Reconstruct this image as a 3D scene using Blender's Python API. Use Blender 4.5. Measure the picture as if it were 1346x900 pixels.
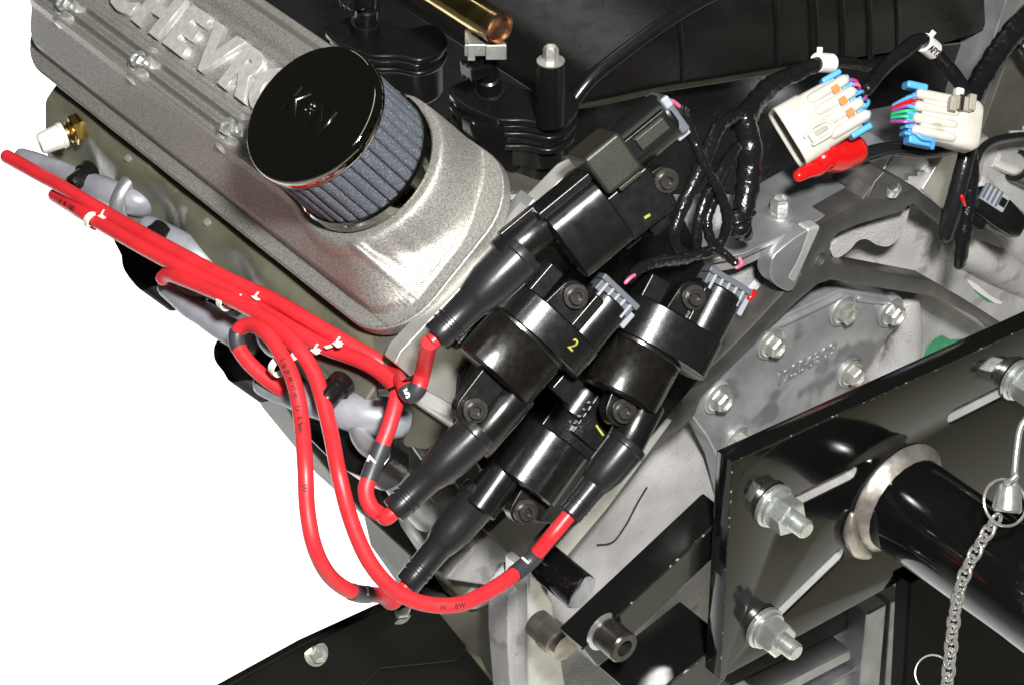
import bpy, bmesh, math, random
from mathutils import Vector as V, Matrix
from math import sin, cos, pi, radians
random.seed(7)
sc = bpy.context.scene
for o in list(bpy.data.objects):
    bpy.data.objects.remove(o)

# ------------------------------------------------------------------ camera
# engine axes: +X across the engine, +Y towards the engine front, +Z up (metres)
AL, EL = radians(38), radians(36)
fw = V((sin(AL)*cos(EL), cos(AL)*cos(EL), -sin(EL)))
rt = V((cos(AL), -sin(AL), 0))
up = rt.cross(fw)
D, S = 1.3, 2500.0
FP = S*D
CAM = -fw*D
cd = bpy.data.cameras.new('camera')
cam = bpy.data.objects.new('camera', cd)
sc.collection.objects.link(cam)
cd.sensor_width = 36
cd.lens = 36*FP/1346
cd.clip_start, cd.clip_end = 0.02, 60
m3 = Matrix((rt, up, -fw)).transposed()
cam.matrix_world = Matrix.Translation(CAM) @ m3.to_4x4()
sc.camera = cam

# ------------------------------------------------------------------ world and lamps
w = bpy.data.worlds.new('World')
sc.world = w
w.use_nodes = True
w.node_tree.nodes['Background'].inputs[0].default_value = (.83, .83, .72, 1)
w.node_tree.nodes['Background'].inputs[1].default_value = 0.028

def aim(o, target):
    o.rotation_euler = (V(target)-o.location).to_track_quat('-Z', 'Y').to_euler()

def area(name, loc, target, size, power, col=(1, 1, 1), sy=None):
    l = bpy.data.lights.new(name, 'AREA')
    l.energy, l.size, l.color = power, size, col
    if sy:
        l.shape, l.size_y = 'RECTANGLE', sy
    o = bpy.data.objects.new(name, l)
    sc.collection.objects.link(o)
    o.location = loc
    aim(o, target)
    return o

def spot(name, loc, target, deg, power, col=(1, 1, 1), blend=.5, rad=.15):
    l = bpy.data.lights.new(name, 'SPOT')
    l.energy, l.spot_size, l.spot_blend, l.color, l.shadow_soft_size = power, radians(deg), blend, col, rad
    o = bpy.data.objects.new(name, l)
    sc.collection.objects.link(o)
    o.location = loc
    aim(o, target)
    return o
area('flash_lamp', CAM + rt*.16 + up*.26 - fw*.05, (0, 0, 0), .13, 42, (1, .985, .96))
area('overhead_lamp', (-.35, -.1, 1.5), (0, .05, 0), .35, 3, (1, .97, .88), 1.3)
area('overhead_lamp', (.46, 1.2, 1.3), (.15, .15, .1), .10, .9, (1, .98, .95), .7)  # added strip, placed and sized for the sheen along the manifold arch
# added spots: two whiten the sheet, a warm one tints it for olive reflections
spot('backdrop_whitening_spot', (-.8, 2.6, .6), (.65, 1.9, -1.5), 95, 420)
spot('backdrop_whitening_spot', (2.4, 2.4, .6), (.7, 2.1, -1.5), 95, 420)
spot('olive_tint_spot', (.9, -2.2, .5), (1.3, -1.6, -1.5), 100, 70, (1, .94, .52))

vs_ = sc.view_settings
vs_.view_transform = 'Standard'
vs_.look = 'None'
vs_.exposure = .18
vs_.gamma = 1
sc.cycles.use_denoising = True
sc.cycles.max_bounces = 6
sc.cycles.caustics_reflective = False
sc.cycles.caustics_refractive = False
sc.cycles.sample_clamp_indirect = 4

# ------------------------------------------------------------------ projection helpers: a pixel of the photograph -> a point on an engine plane
def ray(x, y):
    return fw*FP + rt*(x-673) - up*(y-450)
def pl(x, y, P0, n):
    d_ = ray(x, y)
    return CAM + d_*((V(P0)-CAM).dot(n)/d_.dot(n))
def RY(x, y, Y=0.):
    return pl(x, y, (0, Y, 0), V((0, 1, 0)))
def HZ(x, y, Z=0.):
    return pl(x, y, (0, 0, Z), V((0, 0, 1)))
def AT(x, y, t=0.):
    return CAM + ray(x, y)*((D-t)/FP)
def tof(P):
    return -P.dot(fw)
def ppm(P):                       # metres per photo pixel at P
    return (D-tof(P))/FP
TH = radians(38)
dd = V((-cos(TH), 0, -sin(TH)))   # down the slope of the left bank
nn = V((-sin(TH), 0, cos(TH)))    # out of the valve cover
YY = V((0, 1, 0)); XX = V((1, 0, 0)); ZZ = V((0, 0, 1))
V0 = RY(490, 440, .02)
def VC(x, y, h=0.):
    return pl(x, y, V0+nn*h, nn)
def UV(u, v, h):
    return V0 + YY*u - dd*v + nn*h
def uvof(P):
    q = P-V0
    return q.y, -q.dot(dd)

# ------------------------------------------------------------------ materials
MATS = {}
def mat(name, col, rough=.5, metal=0., bump=0., bscale=500, var=0., vscale=60, coat=0., col2=None, rvar=0., detail=3, spec=.5, dist=.0003, blotch=None):
    m = bpy.data.materials.new(name)
    m.use_nodes = True
    nt = m.node_tree
    b = nt.nodes['Principled BSDF']
    b.inputs['Base Color'].default_value = (*col, 1)
    b.inputs['Roughness'].default_value = rough
    b.inputs['Metallic'].default_value = metal
    b.inputs['Coat Weight'].default_value = coat
    b.inputs['Coat Roughness'].default_value = .06
    b.inputs['Specular IOR Level'].default_value = spec
    tc = nt.nodes.new('ShaderNodeTexCoord')
    gm = nt.nodes.new('ShaderNodeNewGeometry')
    def noise(scale, det=3):
        n = nt.nodes.new('ShaderNodeTexNoise')
        n.inputs['Scale'].default_value = scale
        n.inputs['Detail'].default_value = det
        nt.links.new(gm.outputs['Position'], n.inputs['Vector'])
        return n
    if var or col2:
        n = noise(vscale, 4)
        rmp = nt.nodes.new('ShaderNodeValToRGB')
        rmp.color_ramp.elements[0].position = .35
        rmp.color_ramp.elements[1].position = .65
        c2 = col2 or tuple(c*(1-var) for c in col)
        rmp.color_ramp.elements[0].color = (*c2, 1)
        rmp.color_ramp.elements[1].color = (*col, 1)
        nt.links.new(n.outputs['Fac'], rmp.inputs['Fac'])
        out = rmp.outputs['Color']
        if blotch:                     # small specks or stains with their own shape
            n3 = noise(blotch[1], 2)
            r3 = nt.nodes.new('ShaderNodeValToRGB')
            r3.color_ramp.elements[0].position = blotch[2]
            r3.color_ramp.elements[1].position = blotch[2]+.06
            mx = nt.nodes.new('ShaderNodeMixRGB')
            mx.inputs[2].default_value = (*blotch[0], 1)
            nt.links.new(n3.outputs['Fac'], r3.inputs['Fac'])
            nt.links.new(r3.outputs['Color'], mx.inputs[0])
            nt.links.new(out, mx.inputs[1])
            out = mx.outputs[0]
        nt.links.new(out, b.inputs['Base Color'])
    if rvar:
        n = noise(vscale*1.7, 4)
        mr = nt.nodes.new('ShaderNodeMapRange')
        mr.inputs[1].default_value, mr.inputs[2].default_value = .3, .7
        mr.inputs[3].default_value, mr.inputs[4].default_value = max(.02, rough-rvar), rough+rvar
        nt.links.new(n.outputs['Fac'], mr.inputs[0])
        nt.links.new(mr.outputs[0], b.inputs['Roughness'])
    if bump:
        n = noise(bscale, detail)
        bp = nt.nodes.new('ShaderNodeBump')
        bp.inputs['Strength'].default_value = bump
        bp.inputs['Distance'].default_value = dist
        nt.links.new(n.outputs['Fac'], bp.inputs['Height'])
        nt.links.new(bp.outputs['Normal'], b.inputs['Normal'])
    MATS[name] = m
    return m

mat('cover_alu', (.47, .455, .42), .50, .66, .9, 1500, .45, 950, dist=.00035, rvar=.06)
mat('boss_alu', (.74, .73, .70), .36, .75, .15, 420, .2, 260)
mat('letter_alu', (.80, .79, .75), .34, .55, .12, 520, .2, 330)
mat('head_paint', (.145, .145, .10), .42, .15, .35, 90, .3, 38, rvar=.12, blotch=((.40, .40, .385), 30, .60), dist=.001)
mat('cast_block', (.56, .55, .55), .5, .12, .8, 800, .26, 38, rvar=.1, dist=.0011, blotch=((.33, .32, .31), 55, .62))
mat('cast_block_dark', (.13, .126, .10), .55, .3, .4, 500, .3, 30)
mat('cover_plate', (.44, .445, .46), .40, .5, .7, 500, .4, 32, rvar=.12, blotch=((.22, .22, .23), 30, .60))
mat('machined_dark', (.15, .145, .14), .42, .7, .2, 900, .3, 40, rvar=.1)
mat('machined_bright', (.78, .78, .76), .32, .6, .12, 300, .18, 50, rvar=.1)
mat('bracket_alu', (.62, .61, .58), .4, .7, .25, 900, .15, 40, rvar=.1)
mat('bare_alu', (.46, .47, .49), .45, .75, .3, 500, .28, 30, rvar=.12)
mat('zinc', (.70, .73, .70), .27, .82, .0, 700, .12, 180, rvar=.06)
mat('zinc_dull', (.66, .66, .60), .36, .75, .12, 500, .25, 160, rvar=.08)
mat('steel_dark', (.10, .095, .085), .3, .8, .2, 600, .4, 200)
mat('steel_brown', (.55, .50, .45), .3, .9, .25, 400, .4, 120)
mat('chrome_dark', (.30, .30, .26), .035, 1, 0)
mat('logo_metal', (.20, .20, .175), .26, 1, 0)
mat('chrome', (.80, .79, .75), .14, .85, 0)
mat('filter_media', (.085, .098, .125), .75, 0, .8, 1300, .35, 900, blotch=((.30, .30, .30), 1500, .60))
mat('rubber', (.012, .012, .012), .45)
mat('plastic_gloss', (.006, .006, .006), .24, 0, .12, 260, spec=.5, rvar=.05, vscale=90)
mat('plastic_coil', (.0065, .0065, .0065), .26, 0, .12, 900, rvar=.05, vscale=120)
mat('coil_core', (.008, .007, .0054), .24, .0, .1, 900, .4, 200, rvar=.04)
mat('boot_rubber', (.013, .013, .0145), .27, 0, .08, 400, rvar=.03)
mat('plastic_matt', (.0045, .0045, .0045), .26, 0, .3, 1200, rvar=.05)
mat('plastic_olive', (.022, .022, .015), .42, 0, .3, 800, .3, 90)
mat('tape', (.008, .008, .009), .2, 0, .9, 150, detail=4, dist=.0016, rvar=.08)
mat('sleeve_black', (.011, .011, .012), .25, 0, .3, 350, dist=.001)
mat('black_paint', (.004, .004, .004), .10, 0, .10, 110, rvar=.06, spec=.6, vscale=30)
mat('worn_edge', (.012, .012, .009), .3, .2, .6, 700, .3, 200, blotch=((.34, .33, .26), 260, .62), dist=.0006)
mat('arm_paint', (.005, .005, .005), .17, 0, .04, 140, spec=.8, rvar=.05)
mat('black_paint_rough', (.003, .003, .0028), .5, 0, .3, 600, spec=.04)
mat('weld', (.52, .48, .42), .36, .8, .45, 240, .35, 90, rvar=.1)
mat('red_wire', (.68, .026, .034), .42, 0, .1, 300, .2, 35, rvar=.08)
mat('red_plastic', (.62, .008, .008), .2, 0, .1, 150)
mat('red_paint', (.24, .012, .012), .25, 0, .15, 200, .35, 120)
mat('pink', (.8, .15, .28), .35)
mat('print_black', (.03, .015, .015), .6)
mat('shrink', (.035, .036, .042), .42, 0, .15, 300)
mat('white_clip', (.78, .76, .68), .45, 0, .1, 300, .1, 200)
mat('white_print', (.8, .8, .78), .5)
mat('yellow_paint', (.42, .42, .06), .6, 0, .4, 600, .5, 400)
mat('grey_boot', (.30, .315, .35), .4, .15, .3, 160, .3, 60, rvar=.1, blotch=((.16, .16, .16), 70, .66))
mat('connector_white', (.56, .54, .475), .45, 0, .15, 220, .14, 70, rvar=.08, blotch=((.42, .39, .31), 110, .66))
mat('connector_shade_and_clip', (.30, .285, .22), .45, 0, .15, 220, .1, 90)  # recess shade painted into mouth and slot; also the clip's own tone
mat('blue_plastic', (.085, .36, .74), .38, 0, .1, 200, .1, 100)
mat('orange_paint', (.85, .16, .02), .5)
mat('grey_plastic', (.085, .095, .11), .42, 0, .1, 300)
mat('grey_plastic_light', (.27, .30, .335), .38, 0, .1, 300)
mat('brass', (.62, .42, .11), .25, 1, .15, 300, .3, 200)
mat('cap_white', (.72, .71, .66), .35, 0, .1, 200, .08, 100)
mat('rail_gold', (.55, .43, .17), .2, 1, .08, 120, .25, 60, rvar=.06)
mat('copper', (.66, .40, .24), .27, 1, .15, 200, .3, 180)
mat('green_paint', (.015, .30, .13), .5, 0, .2, 300, .3, 150)
mat('paper_white', (.80, .79, .75), .6)
mat('glass_olive', (.36, .33, .22), .4, .2, .2, 200, .3, 50)
mat('oil_pan', (.005, .005, .004), .55, 0, .3, 60, .5, 40, spec=.1)
mat('backdrop', (.92, .92, .92), .9)
mat('wire_green', (.03, .4, .2), .4)
mat('wire_purple', (.3, .06, .25), .4)

# ------------------------------------------------------------------ mesh helpers
def ortho(a, ref=None):
    a = a.normalized()
    r_ = V(ref) if ref is not None else (ZZ if abs(a.z) < .9 else XX)
    x = (r_ - a*r_.dot(a)).normalized()
    return x, a.cross(x)

def crom(pts, sub, closed=False):
    n = len(pts); out = []
    rng = range(n if closed else n-1)
    for i in rng:
        g = lambda k: pts[k % n] if closed else pts[max(0, min(n-1, k))]
        p0, p1, p2, p3 = g(i-1), g(i), g(i+1), g(i+2)
        for j in range(sub):
            t = j/sub
            out.append(.5*((2*p1)+(p2-p0)*t+(2*p0-5*p1+4*p2-p3)*t*t+(3*p1-p0-3*p2+p3)*t**3))
    if not closed:
        out.append(pts[-1])
    return out

def spx(pts, sub=4):               # smooth a closed pixel outline
    q = crom([V((a, b)) for a, b in pts], sub, True)
    return [(p.x, p.y) for p in q]

class MB:
    def __init__(s):
        s.v = []; s.f = []
    def add(s, vs, fs):
        k = len(s.v)
        s.v += [V(p) for p in vs]
        s.f += [tuple(i+k for i in f) for f in fs]
        return s
    def rings(s, rings, cap0=True, cap1=True, closed=True):
        n = len(rings[0]); vs = [p for r in rings for p in r]; fs = []
        for i in range(len(rings)-1):
            for j in range(n if closed else n-1):
                k = (j+1) % n
                fs.append((i*n+j, i*n+k, (i+1)*n+k, (i+1)*n+j))
        if cap0: fs.append(tuple(range(n-1, -1, -1)))
        if cap1: fs.append(tuple((len(rings)-1)*n+j for j in range(n)))
        return s.add(vs, fs)
    def lathe(s, P, ax, prof, seg=28, cap=(1, 1), ref=None, a0=0.):
        ax = ax.normalized(); x, y = ortho(ax, ref)
        R = [[P+ax*t+(x*cos(a0+2*pi*j/seg)+y*sin(a0+2*pi*j/seg))*max(r, 1e-5) for j in range(seg)] for t, r in prof]
        return s.rings(R, *cap)
    def cyl(s, A, B, r, seg=28, r2=None, e=0.):
        L = (B-A).length; r2 = r if r2 is None else r2
        pr = [(0, r), (L, r2)] if not e else [(0, r-e), (e, r), (L-e, r2), (L, r2-e)]
        return s.lathe(A, B-A, pr, seg)
    def tube(s, pts, rad, seg=12, sub=6, cap=True, wob=0.):
        if sub > 1:
            P = crom(pts, sub)
        else:
            P = list(pts)
        n = len(P)
        rr = rad if isinstance(rad, (list, tuple)) else [rad]*2
        def R(i):
            t = i/(n-1)*(len(rr)-1); k = min(int(t), len(rr)-2)
            return rr[k]+(rr[k+1]-rr[k])*(t-k)
        T = [(P[min(i+1, n-1)]-P[max(i-1, 0)]).normalized() for i in range(n)]
        x, y = ortho(T[0]); rings = []
        for i in range(n):
            x = (x - T[i]*x.dot(T[i])).normalized(); y = T[i].cross(x)
            q = R(i)*(1+wob*random.uniform(-1, 1))
            rings.append([P[i]+(x*cos(2*pi*j/seg)+y*sin(2*pi*j/seg))*q for j in range(seg)])
        if cap:                        # rounded ends
            def endcap(i, sgn):
                q = R(i); c = P[i]
                return [[c+(p-c)*k+T[i]*(sgn*q*h) for p in rings[i]] for k, h in ((.87, .4), (.5, .75))]
            a, b = endcap(0, -1), endcap(n-1, 1)
            rings = a[::-1]+rings+b
        return s.rings(rings)
    def box(s, c, ax, ay, az, sx, sy, sz, tx=1., ty=1.):
        vs = []
        for k in (-1, 1):
            fx, fy = (tx, ty) if k > 0 else (1, 1)
            for i, j in ((-1, -1), (1, -1), (1, 1), (-1, 1)):
                vs.append(c+ax*(i*sx/2*fx)+ay*(j*sy/2*fy)+az*(k*sz/2))
        return s.add(vs, [(3, 2, 1, 0), (4, 5, 6, 7), (0, 1, 5, 4), (1, 2, 6, 5), (2, 3, 7, 6), (3, 0, 4, 7)])
    def prism(s, P3, off):
        n = len(P3)
        nrm = sum(((P3[i]-P3[0]).cross(P3[(i+1) % n]-P3[0]) for i in range(n)), V((0, 0, 0)))
        if nrm.dot(off) > 0: P3 = P3[::-1]
        vs = list(P3)+[p+off for p in P3]
        fs = [tuple(range(n)), tuple(range(2*n-1, n-1, -1))]
        for i in range(n):
            j = (i+1) % n
            fs.append((i, i+n, j+n, j))
        return s.add(vs, fs)
    def torus(s, c, n, R, r, seg=28, k=8, ref=None, sx=1., sy=1., a0=0, a1=2*pi):
        x, y = ortho(n, ref); n = n.normalized()
        full = abs(a1-a0-2*pi) < 1e-6
        rings = []
        N = seg if full else seg+1
        for i in range(N):
            a = a0+(a1-a0)*i/seg
            rad = (x*cos(a)*sx+y*sin(a)*sy)
            o = (x*cos(a)/max(sx, .1)+y*sin(a)/max(sy, .1)).normalized()
            rings.append([c+rad*R+(o*cos(2*pi*j/k)+n*sin(2*pi*j/k))*r for j in range(k)])
        if full:
            rings.append(rings[0])
            return s.rings(rings, False, False)
        return s.rings(rings)
    def build(s, name, m, parent=None, bev=0., ang=35, seg=2, label=None, cat=None, group=None, kind=None, flat=False):
        me = bpy.data.meshes.new(name)
        c = sum(s.v, V((0, 0, 0)))/len(s.v)
        me.from_pydata([p-c for p in s.v], [], s.f)
        bm = bmesh.new(); bm.from_mesh(me)
        bmesh.ops.remove_doubles(bm, verts=bm.verts, dist=2e-6)
        bmesh.ops.recalc_face_normals(bm, faces=bm.faces)
        bm.to_mesh(me); bm.free()
        me.materials.append(MATS[m])
        if not flat:
            me.polygons.foreach_set('use_smooth', [True]*len(me.polygons))
            if not bev: me.set_sharp_from_angle(angle=radians(ang))
        return put(name, me, Matrix.Translation(c), parent, bev, ang, seg, label, cat, group, kind)

def put(name, me, M, parent=None, bev=0., ang=35, seg=2, label=None, cat=None, group=None, kind=None):
    o = bpy.data.objects.new(name, me)
    sc.collection.objects.link(o)
    if parent is not None:
        o.parent = parent
        o.matrix_parent_inverse = PW[parent.name].inverted()
    o.matrix_basis = M
    PW[o.name] = M.copy()
    if bev:
        b = o.modifiers.new('bevel', 'BEVEL')
        b.width, b.segments, b.limit_method, b.angle_limit = bev, seg, 'ANGLE', radians(ang)
        b.harden_normals = True
    tag(o, label, cat, group, kind)
    return o
PW = {}
def tag(o, label=None, cat=None, group=None, kind=None):
    for k, x in (('label', label), ('category', cat), ('group', group), ('kind', kind)):
        if x: o[k] = x
def thing(name, loc, label, cat, group=None):
    o = bpy.data.objects.new(name, None)
    o.empty_display_size = .01
    sc.collection.objects.link(o)
    o.location = loc
    PW[o.name] = Matrix.Translation(loc)
    tag(o, label, cat, group)
    return o

def txt(name, s, m, P, ex, ey, size, ext, parent=None, bold=0., bev=0., off=None):
    """flat lettering standing on a surface at P; ex reading direction, ey letter up"""
    cu = bpy.data.curves.new(name, 'FONT')
    cu.body, cu.size, cu.extrude, cu.offset, cu.bevel_depth = s, size, ext, bold, bev
    cu.align_x, cu.align_y = 'CENTER', 'CENTER'
    cu.resolution_u = 4
    t = bpy.data.objects.new('tmp', cu)
    sc.collection.objects.link(t)
    dg = bpy.context.evaluated_depsgraph_get()
    me = bpy.data.meshes.new_from_object(t.evaluated_get(dg))
    bpy.data.objects.remove(t)
    me.name = name
    me.materials.clear(); me.materials.append(MATS[m])
    ex = ex.normalized(); ez = ex.cross(ey).normalized(); ey = ez.cross(ex)
    R = Matrix((ex, ey, ez)).transposed().to_4x4()
    return put(name, me, Matrix.Translation(P) @ R, parent)

def slab(P0, ex, ey, outer, holes, thick, bev):
    """plate with holes; outlines are 2-D points; front face through P0 facing ex x ey"""
    cu = bpy.data.curves.new('c', 'CURVE')
    cu.dimensions = '2D'; cu.fill_mode = 'BOTH'
    cu.extrude = thick/2-bev; cu.bevel_depth = bev; cu.bevel_resolution = 1; cu.offset = -bev
    for pts in [outer]+holes:
        sp = cu.splines.new('POLY'); sp.points.add(len(pts)-1); sp.use_cyclic_u = True
        for q, p in zip(sp.points, pts): q.co = (p[0], p[1], 0, 1)
    t = bpy.data.objects.new('tmp', cu); sc.collection.objects.link(t)
    me = bpy.data.meshes.new_from_object(t.evaluated_get(bpy.context.evaluated_depsgraph_get()))
    bpy.data.objects.remove(t)
    ez = ex.cross(ey)
    b = MB(); b.v = [P0+ex*p.co.x+ey*p.co.y+ez*(p.co.z-thick/2) for p in me.vertices]
    b.f = [tuple(p.vertices) for p in me.polygons]
    return b

def ypts(px, Y): return [RY(a, b, Y) for a, b in px]
def zpts(px, Z): return [HZ(a, b, Z) for a, b in px]
def vpts(px, h): return [VC(a, b, h) for a, b in px]
def yplate(name, px, Y, th, m, parent=None, bev=.0015, **k):
    return MB().prism(ypts(px, Y), V((0, th, 0))).build(name, m, parent, bev, **k)
def zplate(name, px, Z, th, m, parent=None, bev=.0015, **k):
    return MB().prism(zpts(px, Z), V((0, 0, -th))).build(name, m, parent, bev, **k)
def vplate(name, px, h, th, m, parent=None, bev=.0015, **k):
    return MB().prism(vpts(px, h), -nn*th).build(name, m, parent, bev, **k)

def sst(a, b, x):
    t = max(0., min(1., (x-a)/(b-a))); return t*t*(3-2*t)

def hexbolt(P, ax, r, h, parent, m='zinc', wr=1.45, wm=None, rot=.2, name='bolt', dish=.25, tall=1.):
    """flanged hexagon head seated at P; one part"""
    b = MB().lathe(P, ax, [(0, r*wr), (r*.16, r*wr), (r*.3, r*1.12), (r*.34, r*.4)], 28)
    b.lathe(P+ax.normalized()*r*.3, ax, [(0, r*1.04), (h*.8*tall, r*1.04), (h*tall, r*.86), (h*tall*.985, r*.7), (h*tall*(1-dish), r*.55)], 6, a0=rot)
    return b.build(name, m, parent, ang=28)

def socketbolt(P, ax, r, h, parent, m='steel_dark', name='bolt'):
    b = MB().lathe(P, ax, [(0, r*1.5), (r*.2, r*1.5), (r*.22, r), (h-.08*r, r), (h, r*.92), (h, r*.56), (h*.45, r*.5), (h*.45, .0001)], 24, cap=(1, 0))
    return b.build(name, m, parent, ang=30)

# ================================================================== THE SETTING: a white sheet far below
MB().prism([V((-6, -6, -1.5)), V((6, -6, -1.5)), V((6, 9, -1.5)), V((-6, 9, -1.5))], V((0, 0, -.01))).build('backdrop', 'backdrop', kind='structure')

# ================================================================== VALVE COVER
UB, VB, HB, HT, RB = .0425, .0665, .0352, .0902, .0382      # breather seat
UR, UF, VW, RC = -.020, .372, .109, .034      # rear end, front end, width, corner radius
def vprof(v):
    a = .0045
    if v < .0065: return a
    a = a-.0018*sst(.0062, .0072, v)+.0105*sst(.0075, .0105, v)
    a += (v-.0095)/.0175*.0225 if .0095 < v < .027 else (.0225 if v >= .027 else 0)
    a += .0036*sst(.0262, .029, v)
    a -= .0026*sst(.084, .079, v)*sst(.050, .0535, v)
    a += .0022*sst(.086, .092, v)
    a -= .0335*sst(.0985, .1065, v)
    return a
def sdf(u, v):
    cu_, cv_ = (UR+UF)/2, VW/2
    qx, qy = abs(u-cu_)-((UF-UR)/2-RC), abs(v-cv_)-(VW/2-RC)
    return RC-(math.hypot(max(qx, 0), max(qy, 0))+min(max(qx, qy), 0))
def hcov(u, v):
    Rk = .056
    ku, kv = u-UR, VW-v
    inc = ku < Rk and kv < Rk
    h = vprof(min(v, VW-.0125) if inc and ku < Rk else v)
    fade = sst(.004, .022, u - (v-.037)*.9)
    for c in (.0300, .0376, .0452):
        h += .0052*math.exp(-((v-c)/.0019)**2)*fade
    for c in (.0338, .0414, .0495):
        h -= .0014*math.exp(-((v-c)/.0016)**2)*fade
    flute = 0.
    for c in (.0345, .0445, .0545):
        flute += .0017*math.exp(-((v-c)/.0026)**2)*sst(-.007, .001, u)*sst(.026, .014, u)
    s_ = sdf(u, v)
    su, sf = u-UR, UF-u
    wE = .034
    if inc:                      # rounded upper rear corner
        ang_ = math.atan2(Rk-kv, Rk-ku)/(pi/2)
        wE = .034*(1-ang_)+.011*ang_
        se = Rk-math.hypot(Rk-ku, Rk-kv)
    else:
        se = su
    x = max(0, min(1, (se-(.0072 if not inc else .0072*(1-ang_)+.0026*ang_))/wE))
    E_ = .45*x*x*(3-2*x)+.55*(1-(1-x)**2.1)**.8
    x = max(0, min(1, (sf-.007)/.028))
    E_ *= (1-(1-x)**2.2)**.62 if sf > .007 else 0
    h = .0045+(h-.0045)*E_*.90
    # corner: never rise faster than the rounded wall
    if s_ < .034:
        g = .0045+(.040*(1-(1-max(0, min(1, (s_-.0075)/.028)))**2)**.6 if s_ > .0075 else 0)
        cornerw = sst(.036, .026, su)*sst(.05, .03, v) + sst(.03, .02, su)*sst(VW-.03, VW-.02, v) + sst(.036, .026, sf)
        cornerw = min(1, cornerw)
        h = h*(1-cornerw)+min(h, g)*cornerw
    # round pad under the breather
    du, dv = u-UB, v-VB
    rr = math.hypot(du, dv)
    h += (HB-.0002-h)*sst(.0500, .0420, rr)*.97
    return h-flute*(1-sst(.0500, .0420, rr))
vc = thing('valve_cover', UV(.16, .05, 0), 'sand-cast aluminium valve cover with raised lettering and three long ribs', 'valve cover')
NU, NV = 330, 200
b = MB(); idx = {}
for i in range(NU+1):
    for j in range(NV+1):
        u = UR+(UF-UR)*i/NU; v = VW*j/NV
        if sdf(u, v) > -.0006:
            idx[i, j] = len(b.v)
            b.v.append(UV(u, v, hcov(u, v)))
for i in range(NU):
    for j in range(NV):
        q = [(i, j), (i+1, j), (i+1, j+1), (i, j+1)]
        if all(k in idx for k in q):
            b.f.append(tuple(idx[k] for k in q))
b.build('body', 'cover_alu', vc, ang=70)
def rrect(u0, u1, v0, v1, r, n=10):
    out = []
    for cu_, cv_, a in ((u1-r, v1-r, 0), (u0+r, v1-r, pi/2), (u0+r, v0+r, pi), (u1-r, v0+r, 1.5*pi)):
        for k in range(n+1):
            t = a+pi/2*k/n
            out.append((cu_+r*cos(t), cv_+r*sin(t)))
    return out
g = .0012
MB().prism([UV(u, v, .0038) for u, v in rrect(UR-g, UF+g, -g, VW+g, RC+g)], -nn*.008).build('flange_lip', 'cover_alu', vc, .0012)
MB().prism([UV(u, v, -.0045) for u, v in rrect(UR+.001, UF-.001, .001, VW-.001, RC)], -nn*.002).build('gasket', 'rubber', vc)
# raised letters
LP = []
for ch, px in zip('CHEVRO', ((171, -8), (211, 18), (252, 38), (292, 63), (332, 88), (371, 113))):
    P = VC(px[0], px[1], .035)
    u, v = uvof(P)
    LP.append((ch, u))
for k, (ch, u) in enumerate(LP):
    o = txt('letter', ch, 'letter_alu', UV(u, .0665, .0340), -YY, -dd, .0350, .0036, vc, .0015, .0004)
    o.scale.x = 1.14
    o['label'] = 'raised cast letter ' + ch
# bolts of the cover in cast bosses
for px in ((88, 14), (190, 82), (311, 167)):
    P = VC(px[0], px[1], .036)
    u, v = uvof(P)
    bb = MB()
    prof = []
    for k in range(40):
        a = 2*pi*k/40
        r_ = .0100+.0013*cos(4*a)
        prof.append((a, r_))
    rings = []
    for hh, sc_ in ((-.004, 1.08), (.0015, 1.0), (.0025, .9), (.0025, .62), (.0005, .58)):
        rings.append([UV(u+r_*sc_*cos(a), .0380+r_*sc_*sin(a), .0365+hh) for a, r_ in prof])
    bs = bb.rings(rings).build('bolt_boss', 'boss_alu', vc, ang=50)
    hexbolt(UV(u, .0380, .0370), nn, .0042, .0052, bs, 'zinc', 1.25, rot=random.random())

# ================================================================== BREATHER FILTER
FC = UV(UB, VB, HB)
fl = thing('breather_filter', FC, 'round breather filter with pleated grey element and dark chrome cap', 'air filter')
MB().lathe(FC, nn, [(-.012, .017), (.004, .017)], 32).build('neck', 'rubber', fl)
H = HT-HB
MB().lathe(FC, nn, [(-.012, RB*.97), (.0005, RB*.985), (.001, RB*1.0), (.0025, RB*1.03), (.0085, RB*1.03), (.010, RB*1.005), (.010, RB*.9)], 72, cap=(1, 0)).build('base_band', 'chrome_dark', fl, ang=30)
MB().lathe(FC, nn, [(.006, RB*.86), (H-.006, RB*.86)], 48).build('core', 'filter_media', fl)
el = None
NPL = 36
x0, y0 = YY, -dd
for k in range(NPL):
    a = 2*pi*k/NPL
    bb = MB(); rings = []
    da = 2*pi/NPL
    for hh in (.008, H*.5, H-.006):
        ring = []
        rj = random.uniform(-.0003, .0003)
        for q, (fa, r_) in enumerate(((-.5, .88), (-.46, .955), (-.3, .98), (0, .985), (.3, .98), (.46, .955), (.5, .88))):
            t = a+fa*da
            ring.append(FC+nn*hh+(x0*cos(t)+y0*sin(t))*((RB)*r_+rj))
        ring.append(FC+nn*hh+(x0*cos(a)+y0*sin(a))*RB*.82)
        rings.append(ring)
    bb.rings(rings).build('pleat', 'filter_media', fl, ang=60)
R2 = RB*1.01
cap = MB().lathe(FC, nn, [(H-.0085, R2*.95), (H-.0085, R2*.985), (H-.0075, R2), (H-.0022, R2), (H-.0006, R2*.985), (H, R2*.955), (H+.0004, R2*.5), (H+.0005, .0001)], 96, cap=(1, 0)).build('cap', 'chrome_dark', fl, ang=50)
cx, cy = -YY, -dd
cx = (cx-nn*cx.dot(nn)).normalized(); cy = nn.cross(cx)
TC = FC+nn*(H+.0006)+cx*-.002+cy*.000
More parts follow.
